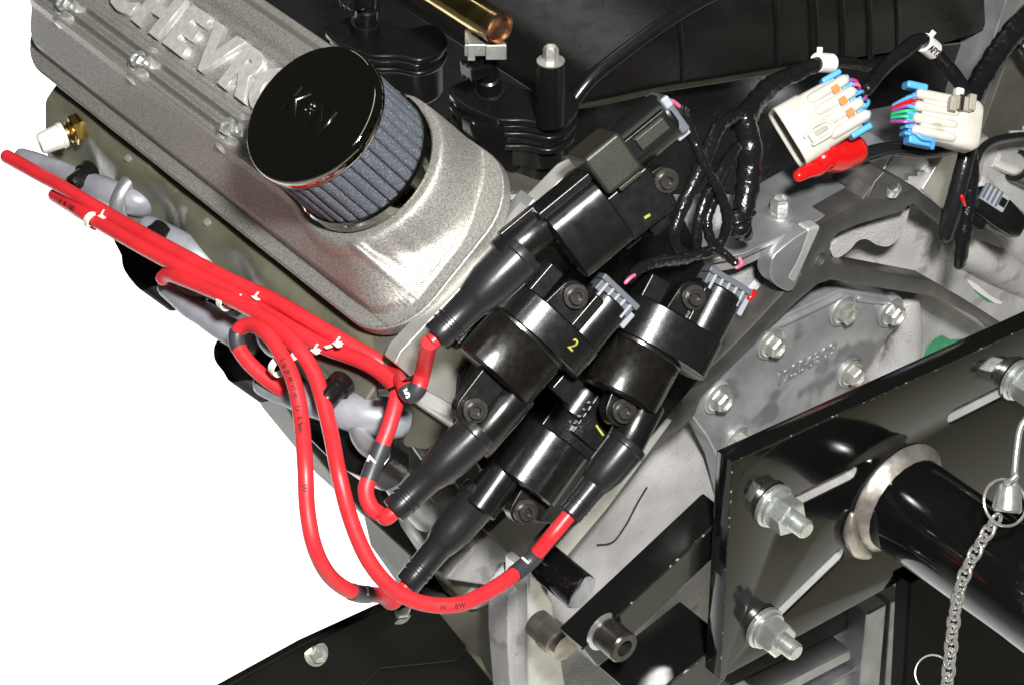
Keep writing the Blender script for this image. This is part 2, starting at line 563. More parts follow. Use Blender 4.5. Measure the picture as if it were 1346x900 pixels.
for s_, o1, sz in (('K', -.0105, .0205), ('&', .0005, .0105), ('N', .0105, .0205)):
    txt('logo_letter', s_, 'logo_metal', TC+cx*o1+cy*(.0015 if s_ == '&' else 0), cx, cy, sz, .0003, cap, 0, .00015)

# ================================================================== CYLINDER HEAD
hd = thing('cylinder_head', UV(.15, -.02, -.03), 'olive grey cylinder head below the valve cover with bare metal port edges', 'cylinder head')
b = MB(); NU2, NV2 = 150, 44
ports = [.020, .130, .213, .300]
for i in range(NU2+1):
    u = -.012+.345*i/NU2
    for j in range(NV2+1):
        s_ = j/NV2
        v = .010-.058*s_
        h = -.0068-.004*s_-.022*sst(.35, .75, s_)-.02*sst(.75, 1, s_)
        for p in ports:
            e = math.exp(-((u-p)/.020)**2)
            h -= .016*e*sst(.25, .55, s_)
            r_ = math.hypot(u-p-.028, (v+.028)*1.3)
            h += .006*math.exp(-(r_/.011)**2)
        b.v.append(UV(u, v, h+.0008*sin(u*90)))
for i in range(NU2):
    for j in range(NV2):
        a = i*(NV2+1)+j
        b.f.append((a, a+NV2+1, a+NV2+2, a+1))
b.build('casting', 'head_paint', hd, ang=60)
# machined rear end of the head
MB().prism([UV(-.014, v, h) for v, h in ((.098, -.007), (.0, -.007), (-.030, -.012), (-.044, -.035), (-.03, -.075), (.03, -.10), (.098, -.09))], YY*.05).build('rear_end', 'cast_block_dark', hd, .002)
MB().prism([UV(-.011, v, h) for v, h in ((.105, -.0066), (.004, -.0066), (-.002, -.012), (.105, -.02))], -YY*.012).build('rear_ledge', 'bare_alu', hd, .001)
for px in ((168, 208), (272, 292)):
    P = VC(px[0], px[1], -.007)
    MB().lathe(P, nn, [(-.004, .0022), (.0006, .0022), (.0008, .001)], 16).build('plug', 'bracket_alu', hd)

for a, c, R_, q0, q1 in ((190, 262, .019, .4, 3.4), (272, 345, .018, .4, 3.3), (385, 420, .018, .5, 3.2), (515, 545, .02, .6, 3.0)):
    MB().torus(VC(a, c, -.0195), nn, R_, .0052, 30, 12, ref=YY, a0=q0-.6, a1=q1-.9).build('port_rim', 'bare_alu', hd)
# brass fitting with white cap at the front of the head
P0 = VC(112, 166, -.016); P1 = VC(52, 190, -.002)
ax = (P1-P0).normalized(); k = (P1-P0).length
bf = thing('brass_fitting', P0, 'brass pipe fitting with a white plastic cap, upper left', 'pipe fitting')
MB().lathe(P0, ax, [(-.01, .0052), (k*.30, .0052), (k*.30, .0062), (k*.36, .0066), (k*.38, .0052), (k*.5, .0052)], 20).build('body', 'brass', bf, ang=30)
MB().lathe(P0+ax*k*.04, ax, [(0, .0085), (.001, .0092), (k*.22, .0092), (k*.24, .0085)], 6, a0=.4).build('hex', 'brass', bf)
MB().lathe(P0+ax*k*.46, ax, [(0, .0078), (k*.08, .0081), (k*.10, .0074), (k*.48, .0066), (k*.54, .0056), (k*.55, .003)], 20).build('cap', 'cap_white', bf, ang=30)

# ================================================================== SPARK PLUG BOOTS (grey) and dark pieces below the head
def vt(lst): return [VC(a, c, h) for a, c, h in lst]
gb = 'grey spark plug boots along the head'
b = MB().tube(vt([(28, 205, -.012), (75, 222, -.014), (125, 245, -.018), (172, 262, -.026), (195, 268, -.034)]), [.0046, .0052, .0052, .0064, .0066, .0078, .0076, .0088, .0090, .0080], 18, 6)
b.build('plug_boot', 'grey_boot', None, label='grey spark plug boot at far left under the single top red wire end', cat='spark plug boot', group=gb)
b = MB().tube(vt([(196, 300, -.018), (225, 315, -.018), (255, 332, -.022), (275, 350, -.03)]), [.0072, .0078, .008], 18, 5)
b.build('plug_boot', 'grey_boot', None, label='short grey spark plug boot behind the red wires, beside the black bolt', cat='spark plug boot', group=gb)
b = MB().tube(vt([(218, 378, -.020), (250, 402, -.022), (290, 428, -.026), (330, 452, -.034)]), [.0052, .0058, .007, .0068, .0076, .0074, .007], 18, 6)
b.build('plug_boot', 'grey_boot', None, label='grey spark plug boot sloping down beneath the looped red wire', cat='spark plug boot', group=gb)
b = MB().tube(vt([(347, 504, -.010), (385, 518, -.012), (430, 532, -.014), (480, 545, -.020), (520, 552, -.03)]), [.0066, .0072, .0072, .0086, .0086, .0094, .0105, .0103, .0108, .0100], 20, 6)
b.build('plug_boot', 'grey_boot', None, label='large grey spark plug boot crossing behind two hanging red wires', cat='spark plug boot', group=gb)
def knob(px, h, r, lab, L=.014):
    P = VC(px[0], px[1], h)
    b = MB().lathe(P, (nn*.5+dd*.7-YY*.35), [(-.004, r*1.25), (.002, r*1.25), (.003, r), (L-.002, r), (L, r*.8), (L, r*.5), (L*.6, r*.45)], 20)
    return b.build('manifold_bolt', 'plastic_gloss', None, label=lab, cat='bolt', group='dark bolts along the head')
knob((113, 228), -.014, .0052, 'dark bolt head above the leftmost grey plug boot')
knob((207, 308), -.010, .0055, 'dark bolt head showing above the red wires at left')
knob((445, 508), -.004, .0058, 'dark bolt head above the large grey plug boot')
# engine mount pieces, dark, below
vplate('engine_mount', spx([(150, 310), (210, 330), (300, 372), (318, 398), (300, 408), (262, 392), (225, 380), (200, 376), (184, 381), (162, 355), (158, 335)], 3), -.045, .03, 'oil_pan', None, .004, label='dark engine mount bracket under the long red wires at left', cat='engine mount')
vplate('engine_mount', spx([(283, 448), (306, 438), (345, 452), (390, 470), (410, 500), (385, 512), (355, 505), (322, 498), (302, 501), (291, 486), (280, 470)], 3), -.045, .03, 'oil_pan', None, .005, label='dark lumpy engine mount piece behind the looped red wire', cat='engine mount')
ho = vplate('sensor_housing', spx([(405, 548), (440, 556), (505, 560), (512, 600), (480, 628), (430, 600), (395, 560)], 2), -.030, .02, 'plastic_gloss', None, .003, label='black housing with a small brass screw under the large grey boot', cat='sensor')
P = VC(471, 580, -.030)
MB().lathe(P, nn, [(0, .0032), (.0014, .0030), (.002, .002)], 16).build('screw', 'brass', ho)
# block side behind the coils, and its ribs
bs = thing('engine_block', RY(640, 760, .02), 'grey cast engine block side behind the hanging red wires', 'engine block')
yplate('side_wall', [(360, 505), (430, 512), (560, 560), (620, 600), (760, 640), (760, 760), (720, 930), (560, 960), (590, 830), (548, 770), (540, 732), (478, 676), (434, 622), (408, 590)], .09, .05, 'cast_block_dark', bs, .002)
yplate('rib', [(500, 560), (545, 545), (640, 690), (660, 790), (620, 810), (560, 720), (530, 650)], .055, .03, 'head_paint', bs, .006)
yplate('rib', [(586, 762), (600, 745), (642, 700), (700, 740), (690, 760), (650, 772)], .045, .03, 'cast_block', bs, .002)
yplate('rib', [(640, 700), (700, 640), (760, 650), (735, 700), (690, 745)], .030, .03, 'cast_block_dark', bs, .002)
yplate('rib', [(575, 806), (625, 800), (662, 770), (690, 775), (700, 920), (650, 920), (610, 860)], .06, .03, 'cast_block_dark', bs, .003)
yplate('rib', [(608, 872), (632, 862), (655, 905), (630, 960), (590, 930)], .045, .02, 'head_paint', bs, .002)
yplate('dark_fill_wall', [(640, 252), (880, 252), (880, 430), (640, 430)], .05, .1, 'cast_block_dark', bs, .002)
MB().tube([RY(500, 590, .03), RY(520, 630, .03), RY(550, 665, .035), RY(560, 680, .05)], [.006, .008, .009, .008], 14, 5).build('cast_web', 'bare_alu', bs)
MB().tube([RY(545, 575, .035), RY(570, 600, .03), RY(590, 625, .03)], [.004, .007, .005], 14, 5).build('cast_web', 'bare_alu', bs)
hexbolt(RY(655, 782, .05), -YY, .0055, .008, bs, 'zinc_dull')
# black sump piece bottom left
sp = thing('oil_pan', RY(470, 870, .03), 'blurred black oil pan corner at the bottom left', 'oil pan')
yplate('pan_rail', [(280, 912), (400, 846), (498, 801), (556, 778), (616, 852), (600, 870), (500, 880), (420, 960), (280, 960)], .025, .006, 'oil_pan', sp, .002)
yplate('pan_wall', [(430, 885), (480, 858), (610, 848), (700, 960), (420, 960)], .032, .02, 'oil_pan', sp, .002)
hexbolt(RY(415, 858, .024), -YY+ZZ*.6, .0050, .004, sp, 'zinc_dull')
hexbolt(RY(522, 800, .03), -YY+ZZ*.9, .006, .006, sp, 'zinc_dull')

# ================================================================== COIL BRACKET (bare aluminium plate)
cb = thing('coil_bracket', RY(640, 380, -.012), 'bright machined aluminium plate carrying the black ignition coils', 'bracket')
yplate('plate', [(519, 478), (527, 462), (600, 385), (700, 275), (748, 226), (780, 210), (840, 215), (850, 300), (800, 400), (720, 520), (680, 570), (620, 545), (560, 512)], -.006, .010, 'bracket_alu', cb, .001)
yplate('dark_gap_sheet', [(742, 262), (800, 225), (872, 222), (905, 300), (945, 380), (935, 480), (860, 570), (800, 610), (745, 690), (672, 684), (600, 560), (606, 500), (660, 410), (700, 350)], -.0105, .004, 'plastic_matt', cb, .001)  # added black sheet that darkens the gaps between the coils
A, B_ = RY(530, 494, .004), RY(640, 570, .004)
MB().cyl(A, B_, .0085, 28, e=.001).build('standoff', 'machined_bright', cb, ang=50)

# ================================================================== IGNITION COILS
WDIR = (-fw+rt*.061+up*.10).normalized()   # the coils face out and up from the bracket
TIPS = {}
def sring(F, a, s0, w_, m0, h_, p=3.0, N=36):
    out = []
    for k in range(N):
        t = 2*pi*k/N
        x = math.copysign(abs(cos(t))**(2/p), cos(t)); y = math.copysign(abs(sin(t))**(2/p), sin(t))
        out.append(F(a, s0+w_*x, m0+h_*y))
    return out
def coil(key, label, C, dirp, Y):
    O = RY(*C, Y)
    m = WDIR
    a = rt*dirp[0]-up*dirp[1]
    a = (a-m*a.dot(m)).normalized(); s = a.cross(m)
    ti = {'c1': .34, 'c2': .30, 'c3': .30, 'c4': .30}[key]     # each coil leans a little to its right
    m, s = m*cos(ti)+s*sin(ti), s*cos(ti)-m*sin(ti)
    ka = ppm(O)/math.sqrt(1-a.dot(fw)**2)
    ks = ppm(O)/math.sqrt(1-s.dot(fw)**2)
    km = ks
    def F(x, y, z): return O+a*(x*ka)+s*(y*ks)+m*(z*km)
    t = thing('ignition_coil', O, label, 'ignition coil', 'ignition coils on the bracket')
    def body(name, secs, mt, p=3., par=None, N=40):
        return MB().rings([sring(F, x, s0, w_, m0, h_, p, N) for x, s0, w_, m0, h_ in secs]).build(name, mt, par or t, ang=40)
    def bx(name, a0, a1, s0, s1, m0, m1, mt, bev=3., par=None, tx=1., ty=1.):
        c = F((a0+a1)/2, (s0+s1)/2, (m0+m1)/2)
        return MB().box(c, s, a, m, abs(s1-s0)*ks, abs(a1-a0)*ka, abs(m1-m0)*km, tx, ty).build(name, mt, par or t, bev*ks)
    def cyl(name, a0, a1, s0, m0, r, mt, par=None, prof=None):
        P = F(a0, s0, m0); L = (a1-a0)*ka
        return MB().lathe(P, a, prof or [(0, r*ks*.94), (.04*L, r*ks), (.96*L, r*ks), (L, r*ks*.94)], 32).build(name, mt, par or t, ang=30)
    def boot(rim, tip, r0, rn, YB, lift=-6):
        A, B_ = pl(*rim, O+WDIR*(lift*km), WDIR), pl(*tip, O+WDIR*(lift*km), WDIR)
        ax = (B_-A); L = ax.length; k_ = ppm(A)
        r0 *= k_; rn *= k_
        pr = [(-L*.04, r0*.80), (-L*.04, r0*.98), (0, r0*1.02), (L*.035, r0*1.03), (L*.05, r0*.985), (L*.36, r0*.93), (L*.50, r0*.80), (L*.56, rn*1.08), (L*.575, rn*1.02),
              (L*.80, rn*.95), (L*.81, rn*1.01), (L*.825, rn*1.01), (L*.83, rn*.95), (L*.855, rn*.95), (L*.865, rn*1.0), (L*.885, rn*1.0), (L*.89, rn*.94), (L*.985, rn*.95), (L, rn*.90), (L, rn*.6), (L*.95, rn*.55)]
        MB().lathe(A, ax, pr, 36).build('cable_boot', 'boot_rubber', t, ang=28)
        TIPS[key] = (B_, ax.normalized())
        return A, ax.normalized()
    def ear(a0, s0, am, rr, top, mt='plastic_coil', along=1):
        # rounded mounting ear reaching from the body to a bolt
        pts = []
        for k in range(13):
            th = -pi/2+pi*k/12
            pts.append((a0+along*rr*cos(th), s0+rr*sin(th)))
        pts += [(am, s0+rr*1.15), (am, s0-rr*1.15)]
        P3 = [F(x, y, top) for x, y in pts]
        e = MB().prism(P3, -m*(26*km)).build('mounting_ear', mt, t, 2*ks)
        sl = MB().lathe(F(a0, s0, top-.5), m, [(0, rr*.62*ks), (7*ks, rr*.60*ks), (8*ks, rr*.52*ks)], 24).build('sleeve', 'plastic_coil', e)
        socketbolt(F(a0, s0, top+7), m, 10.5*ks, 9*ks, e)
    def comb(a0, s0, m0, wd, ht, wires=True):
        # grey connector with vertical ribs
        c = bx('connector', a0, a0+22, s0-wd/2, s0+wd/2, m0-ht*.6, m0+ht*.35, 'grey_plastic', 2.)
        for k in range(5):
            sx = s0-wd*.36+k*wd*.18
            bx('rib', a0-6, a0+16, sx-1.8, sx+1.8, m0+ht*.33, m0+ht*.33+6, 'grey_plastic_light', .8, c)
        bx('latch', a0+15, a0+24, s0-wd*.55, s0+wd*.55, m0-ht*.3, m0+ht*.5, 'grey_plastic', 2., c)
        bx('lock_tab', a0-12, a0+12, s0+wd*.46, s0+wd*.66, m0-ht*.45, m0+ht*.12, 'grey_plastic_light', 1.5, c)
        return c
    def mark(s_, P, e1, e2, size, mt='yellow_paint'):
        txt('paint_mark', s_, mt, P, e1, e2, size, .00008, t, .0001)
    if key in ('c2', 'c4'):
        w4 = .86 if key == 'c4' else 1.
        sb = -9 if key == 'c2' else -3
        sc_ = 5 if key == 'c2' else 14
        cw = 67 if key == 'c2' else 66
        ct = (20, 64) if key == 'c2' else (22, 76)
        body('core', [(-52, sb, 57*w4, -6, 38), (-48, sb, 61*w4, -6, 44), (18, sb, 61*w4, -6, 44), (21, sb, 58*w4, -6, 42)], 'coil_core', 2.1)
        body('core_band', [(ct[0]-6, sb, 62*w4, -6, 46), (ct[0]-5, sb, 63*w4, -6, 47), (ct[0]-1, sb, 63*w4, -6, 47), (ct[0], sb, 61*w4, -6, 45)], 'plastic_coil', 2.1)
        body('cap', [(ct[0]-1, sc_, cw, -4, 46), (ct[0]+1, sc_, cw+3, -4, 50), (ct[1]-3, sc_, cw+3, -4, 50), (ct[1], sc_, cw-2, -4, 45)], 'plastic_coil', 2.4)
        if key == 'c2':
            ear(-101, -3, -44, 23, 10, along=-1)
            ear(95, -4, 58, 21, 24)
            cyl('connector_shell', 58, 128, 42, -4, 33, 'plastic_coil')
            bx('shell_rail', 60, 118, 16, 40, 12, 27, 'plastic_coil')
            comb(122, 40, 8, 58, 34)
            cyl('tower', -135, -40, 30, -6, 27, 'plastic_gloss')
            boot((626, 568), (517, 672), 30, 20, Y+.004)
            mark('2', F(44, 30, 46.5), (s*.95-m*.2).normalized(), a, .0085)
            bx('shell_block', 40, 110, -52, -28, -30, 14, 'plastic_coil')
            bx('side_lug', -8, 26, 64, 96, -44, -16, 'plastic_coil')
            bx('flange_side', -58, 10, -84, -64, -36, -6, 'plastic_coil', 5)
        else:
            ear(-66, 4, -36, 22, 8, along=-1)
            ear(106, 12, 70, 21, 20)
            cyl('connector_shell', 70, 138, 48, -2, 34, 'plastic_coil')
            bx('shell_rail', 72, 128, 18, 42, 12, 27, 'plastic_coil')
            comb(132, 47, 8, 60, 34)
            cyl('tower', -112, -36, 34, -8, 25, 'plastic_gloss')
            boot((824, 584), (748, 676), 28, 18.5, Y+.004)
            bx('shell_block', 64, 110, -46, -16, -30, 10, 'plastic_coil')
            bx('flange_side', -46, -8, 40, 60, -48, -20, 'plastic_coil', 4)
    elif key == 'c3':
        body('core', [(-42, 0, 44, -4, 36), (-39, 0, 47, -4, 40), (35, 0, 47, -4, 40), (38, 0, 44, -4, 37)], 'plastic_coil', 2.2)
        bx('connector_base', 36, 74, -34, 52, -36, 14, 'plastic_coil', 3)
        cyl('connector_shell', 70, 150, -2, -10, 30, 'plastic_coil')
        bx('connector_block', 52, 112, 2, 54, -24, 22, 'plastic_coil', 2)
        for k in range(4):
            bx('latch_rib', 62+k*11, 66+k*11, -2, 10, 18, 25, 'plastic_gloss', .8)
        bx('latch_hook', 46, 68, 52, 62, -6, 16, 'plastic_gloss', 1)
        bx('latch_hook', 78, 98, 52, 64, -6, 18, 'grey_plastic', 1)
        ear(-66, 18, -36, 18, 2, along=-1)
        bx('lug', -66, -40, 22, 46, -34, -2, 'plastic_coil', 3)
        cyl('tower', -100, -38, -30, -8, 25, 'plastic_gloss')
        boot((632, 652), (535, 768), 29, 19, Y+.002)
        mark('1', F(76, 32, 23), (s*.3+a).normalized(), (a*.3-s).normalized(), .010)
    else:
        body('core', [(-42, 0, 46, -4, 38), (-39, 0, 50, -4, 42), (38, 0, 50, -4, 42), (41, 0, 47, -4, 39)], 'plastic_gloss', 3.8)
        bx('side_flange', -44, 44, -58, -46, -30, 24, 'plastic_coil', 3)
        bx('cover_box', 42, 102, -80, -22, -34, 44, 'plastic_olive', 6)
        cyl('connector_shell', 96, 176, -46, 4, 33, 'plastic_coil')
        bx('shell_rail', 100, 168, -64, -34, 22, 40, 'plastic_coil', 2)
        bx('rail_clip', 112, 160, -58, -40, 36, 45, 'plastic_olive', 2)
        c = bx('connector', 170, 184, -74, -20, -26, 34, 'grey_plastic', 3)
        bx('lock_tab', 166, 186, -22, -10, -20, 14, 'grey_plastic_light', 2, c)
        bx('latch', 172, 184, -74, -58, 14, 36, 'grey_plastic_light', 3, c)
        bx('connector_base', 38, 112, -16, 52, -40, 18, 'plastic_coil', 5)
        bx('lug', 70, 100, 48, 74, -40, -10, 'plastic_coil', 4)
        bx('lug', 30, 58, 44, 66, -44, -14, 'plastic_gloss', 4)
        ear(120, 16, 100, 18, 12)
        bx('slot_rib', 60, 96, -20, -14, 10, 34, 'plastic_olive', 1.5)
        cyl('tower', -110, -38, -34, -6, 26, 'plastic_coil')
        bx('tower_rail', -96, -38, -64, -54, -10, 6, 'plastic_coil', 2)
        boot((684, 335), (573, 444), 34, 23, Y+.002, 4)
        mark('-', F(72, 34, 18.5), (s*.1+a).normalized(), (a*.1-s).normalized(), .013)
    return t
coil('c1', 'uppermost black ignition coil with a square box and connector at its top end', (768, 298), (.77, -.64), -.052)
coil('c3', 'lowest black ignition coil, yellow tick mark, boot pointing at the crossing red wires', (712, 606), (.58, -.81), -.030)
coil('c2', 'middle left black ignition coil with wide cap, yellow squiggle and thick lower boot', (688, 462), (.65, -.76), -.050)
coil('c4', 'rightmost black ignition coil beside the grey flange, its boot ending in a red wire', (842, 478), (.47, -.88), -.050)

# ================================================================== SPARK PLUG WIRES
RW = .0041
def tlist(lst): return [AT(a, c, t) for a, c, t in lst]
def wire(label, pts, key, sleeves=(), prints=(), sub=14, tail=.014):
    P = list(pts)
    tip, ax = TIPS[key]
    P += ([tip+ax*tail] if tail else [])+[tip+ax*.003, tip-ax*.012]
    o = MB().tube(P, RW, 18, sub).build('spark_plug_wire', 'red_wire', None, ang=80, label=label, cat='ignition wire', group='red spark plug wires')
    path = crom(P, sub)
    def near(px):
        best = None
        for i, p in enumerate(path):
            q = p-CAM; z = q.dot(fw)
            d_ = math.hypot(673+FP*q.dot(rt)/z-px[0], 450-FP*q.dot(up)/z-px[1])
            if best is None or d_ < best[0]: best = (d_, i)
        return best[1]
    for c, ln, ch in sleeves:
        i = near(c); half = ln*.5*ppm(path[i]); i0 = i1 = i; L = 0
        while i0 > 0 and L < half: L += (path[i0]-path[i0-1]).length; i0 -= 1
        L = 0
        while i1 < len(path)-1 and L < half: L += (path[i1+1]-path[i1]).length; i1 += 1
        seg_ = path[i0:i1+1]
        e = MB().tube(seg_, RW*1.12, 18, 1, cap=False).build('number_sleeve', 'shrink', o, ang=60)
        if ch:
            p = path[i]; tn = (path[i+1]-path[i-1]).normalized()
            vv = (CAM-p).normalized(); vv = (vv-tn*vv.dot(tn)).normalized()
            sd = vv.cross(tn)
            if ch == '7': tn, sd = -tn, -sd
            pv = (vv+sd*.35).normalized()
            txt('sleeve_number', ch, 'white_print', p+pv*(RW*1.16+.0002), tn, pv.cross(tn), .0062, .00008, e, .0003)
    for c, ln, s_ in prints:
        # printed letters along the wire, one mark each
        i0 = near(c)
        L = 0; k = i0
        for ch in s_:
            while k < len(path)-2 and L > 0:
                L -= (path[k+1]-path[k]).length; k += 1
            p = path[k]; tn = (path[min(k+1, len(path)-1)]-path[k-1]).normalized()
            vv = (CAM-p).normalized(); vv = (vv-tn*vv.dot(tn)).normalized(); sd = tn.cross(vv)
            pv = (vv+sd*.25).normalized()
            if ch != ' ':
                txt('print', ch, 'print_black', p+pv*(RW+.00006), tn, pv.cross(tn), .0037, .00005, o, .0001)
            L += .0021
    return o
def vw(lst): return [VC(a, c, h) for a, c, h in lst]
wire('red spark plug wire from the far left tip to the uppermost coil boot',
     vw([(9, 206, .004), (45, 226, .004), (80, 245, .004), (139, 280, .004), (214, 322, .004), (300, 367, .004), (360, 395, .003), (410, 424, .001), (454, 450, -.003), (490, 470, -.008), (514, 488, -.012)])
     + tlist([(530, 506, .072), (540, 518, .078), (550, 508, .080), (556, 488, .079)]), 'c1', [((542, 516), 26, '5')], tail=.005)
wire('second red spark plug wire at left, dropping through a dark sleeve to the middle boot',
     vw([(72, 257, -.004), (107, 279, .004), (134, 295, .006), (214, 340, .006), (294, 379, .005), (339, 405, .004), (387, 434, .003), (427, 456, .001), (472, 473, .000), (504, 492, .0)])
     + tlist([(521, 516, .066), (513, 555, .072), (500, 590, .074), (488, 620, .075), (481, 645, .076), (488, 666, .075), (502, 676, .073)]), 'c2', [((494, 606), 48, '7')], [((88, 268), 0, '8 MM RACE')], tail=0)
wire('red spark plug wire sweeping in the widest loop under everything to the rightmost coil boot',
     vw([(214, 366, .0), (222, 361, .003), (241, 367, .006), (289, 387, .008), (330, 407, .009), (365, 430, .010), (394, 460, .010), (416, 498, .006), (433, 560, .002)])
     + tlist([(445, 620, .070), (462, 685, .070), (487, 740, .066), (520, 776, .060), (560, 793, .052), (605, 793, .044), (650, 772, .028), (693, 740, .010)]), 'c4', [((691, 741), 42, '1')], [((580, 793), 0, 'W  8W')])
wire('red spark plug wire with long black print, doubling back in a tight loop',
     vw([(372, 512, -.006), (352, 499, -.002), (326, 475, .004), (312, 452, .008), (314, 434, .010), (330, 427, .012), (350, 438, .014), (368, 462, .014), (386, 500, .012), (396, 550, .008)])
     + tlist([(401, 610, .066), (404, 670, .068), (414, 720, .066), (434, 757, .050), (465, 778, .032), (500, 782, .006)]), 'c3', [((473, 779), 38, '3'), ((312, 447), 22, None)], [((374, 478), 0, 'Suppression  Ls 8.5mm'), ((403, 640), 0, 'W')], tail=.012)
# white separators
def clip(label, spots, h):
    P = [VC(a, c, h) for a, c in spots]
    t = thing('wire_separator', P[0], label, 'wire clip', 'white wire separators')
    ax = (P[-1]-P[0]).normalized() if len(P) > 1 else dd
    for k, p in enumerate(P):
        if k == 0:
            MB().lathe(p-YY*.0022, YY, [(0, RW*1.02), (0, RW*1.22), (.0044, RW*1.22), (.0044, RW*1.02)], 24, cap=(0, 0)).build('clip_ring', 'white_clip', t)
            continue
        vv = (CAM-p).normalized()
        pm = p-ax*.0045+vv*(RW*.75)
        tb_ = MB().box(pm, ax, YY, vv, .0034, .0056, .0036).build('clip_tab', 'white_clip', t, .0005)
        MB().box(pm+ax*.0022+YY*.0030+vv*.0012, (ax+YY*.8).normalized(), (YY-ax*.8).normalized(), vv, .0046, .0018, .0018).build('clip_prong', 'white_clip', tb_, .0004)
    if len(P) > 1:
        for A, B_ in zip(P[:-1], P[1:]):
            c = (A+B_)/2; vv = (CAM-c).normalized()
            MB().box(c-vv*.0008, (B_-A).normalized(), YY, vv, (B_-A).length*.8, .0030, .0022).build('bridge', 'white_clip', t, .0004)
clip('white wire separator nearest the left end, on two red wires', [(122, 291), (142, 281)], .006)
clip('white wire separator across three red wires below the valve cover middle', [(297, 396), (322, 394), (345, 391)], .006)
clip('long white wire separator with clips across four spreading red wires', [(366, 482), (394, 466), (424, 458), (453, 449)], .008)
# black cable tie on the pair
b = MB().tube(tlist([(500, 518, .062), (520, 508, .072), (535, 499, .078), (552, 490, .074)]), .0009, 8, 4)
ct = b.build('cable_tie', 'plastic_gloss', None, label='thin black cable tie binding two red wires near the coil bracket', cat='cable tie')
MB().box(AT(504, 516, .066), rt, up, -fw, .006, .0045, .005).build('tie_head', 'plastic_gloss', ct, .0006)

# ================================================================== INTAKE MANIFOLD
im = thing('intake_manifold', RY(900, 120, .10), 'black plastic intake manifold with arched runner filling the top of the picture', 'intake manifold')
arch = [(746, 150), (752, 137), (775, 107), (810, 78), (850, 48), (890, 21), (930, -2), (985, -26), (1060, -48), (1290, -70), (1296, 40)]
aw = crom([V((a, c)) for a, c in arch[:9]], 5)
archp = [(p.x, p.y) for p in aw]+arch[9:]
low = [(1240, 58), (1100, 80), (1000, 97), (870, 117), (800, 132)]
YM = .085
b = MB().prism(ypts(archp+low, YM), V((0, .42, 0)))
b.build('plenum', 'plastic_matt', im, .004, ang=50)
MB().tube([RY(a, c-1, YM-.001) for a, c in archp[:-2]], .0042, 14, 1).build('arch_bead', 'plastic_gloss', im)
MB().tube([RY(a, c-9, YM+.012) for a, c in archp[:-2]], .0022, 12, 1).build('arch_bead', 'plastic_gloss', im)
MB().tube([RY(a, c, YM-.002) for a, c in [(748, 143), (800, 133), (870, 118), (940, 107), (1000, 97), (1060, 87)]], .0016, 10, 4).build('olive_lit_bead', 'plastic_olive', im)  # olive light along the ledge is put into the bead's colour
for x, y0, y1, r_ in ((897, 18, 113, .0012), (1022, -20, 92, .0016), (1070, -30, 84, .003), (1107, -30, 78, .002), (1143, -40, 74, .002), (1180, -40, 70, .0016)):
    b = MB().tube([RY(x-5, y0, YM-.0005), RY(x, (y0+y1)/2, YM-.0005), RY(x+1, y1, YM-.0005)], r_, 8, 3)
    b.build('wall_rib', 'plastic_gloss', im)
yplate('dark_void_sheet', [(735, 150), (800, 132), (1000, 97), (1240, 58), (1310, 50), (1310, 200), (1160, 235), (960, 310), (880, 345), (740, 250)], .098, .03, 'plastic_gloss', im, .002)  # black sheet added for the dark void below the plenum
yplate('dark_fill_wall', [(300, -80), (900, -80), (900, 320), (640, 320), (420, 220), (300, 60)], .33, .03, 'plastic_gloss', im, .002)  # added black sheet, fills in the dark background behind the runners
# round throttle flange at the right end
MB().lathe(RY(1255, 70, .12), ZZ, [(-.03, .034), (.0, .034), (.004, .030), (.006, .024), (.06, .024)], 40).build('throttle_neck', 'plastic_olive', im)
# bolting foot: stacked flanges
z1 = RY(700, 158, .062).z
foot = spx([(590, 120), (603, 108), (645, 100), (700, 118), (738, 112), (760, 132), (752, 152), (724, 163), (690, 158), (652, 156), (612, 140)], 4)
F3 = zpts(foot, z1)
cen = sum(F3, V((0, 0, 0)))/len(F3)
def footlayer(z, k, th, m='plastic_gloss'):
    return MB().prism([cen+(p-cen)*k-ZZ*z for p in F3], V((0, 0, -th))).build('foot_layer', m, im, .0014)
for z, k, th in ((0, 1., .0045), (.0045, .94, .004), (.0085, .99, .0035), (.012, .92, .0045), (.0165, .97, .004), (.0205, .8, .012), (.030, .6, .02)):
    footlayer(z, k, th)
yplate('foot_web', [(622, 160), (672, 168), (745, 158), (742, 190), (700, 212), (676, 232), (640, 205), (622, 180)], .072, .012, 'plastic_matt', im, .003)
# second foot and runners further forward
F4 = [p+YY*.105-XX*.01-ZZ*.004 for p in F3]
c4 = sum(F4, V((0, 0, 0)))/len(F4)
for z, k, th in ((0, 1., .0045), (.0045, .94, .004), (.0085, .99, .0035), (.012, .92, .02)):
    MB().prism([c4+(p-c4)*k-ZZ*z for p in F4], V((0, 0, -th))).build('foot_layer', 'plastic_gloss', im, .0014)
# hold-down bolt on black sleeve
Pb = HZ(723, 158, z1)
hb = thing('manifold_bolt_sleeve', Pb, 'black sleeve with a pale hex bolt standing on the manifold foot', 'bolt')
r_ = 19*ppm(Pb); hh = 74/.809*ppm(Pb)
MB().lathe(Pb-ZZ*.002, ZZ, [(0, r_), (hh, r_), (hh+.0003, r_*.9)], 36).build('sleeve', 'plastic_matt', hb, ang=40)
hexbolt(Pb+ZZ*(hh-.0015), ZZ, r_*.52, r_*1.0, hb, 'zinc_dull', 1.85, rot=.3)
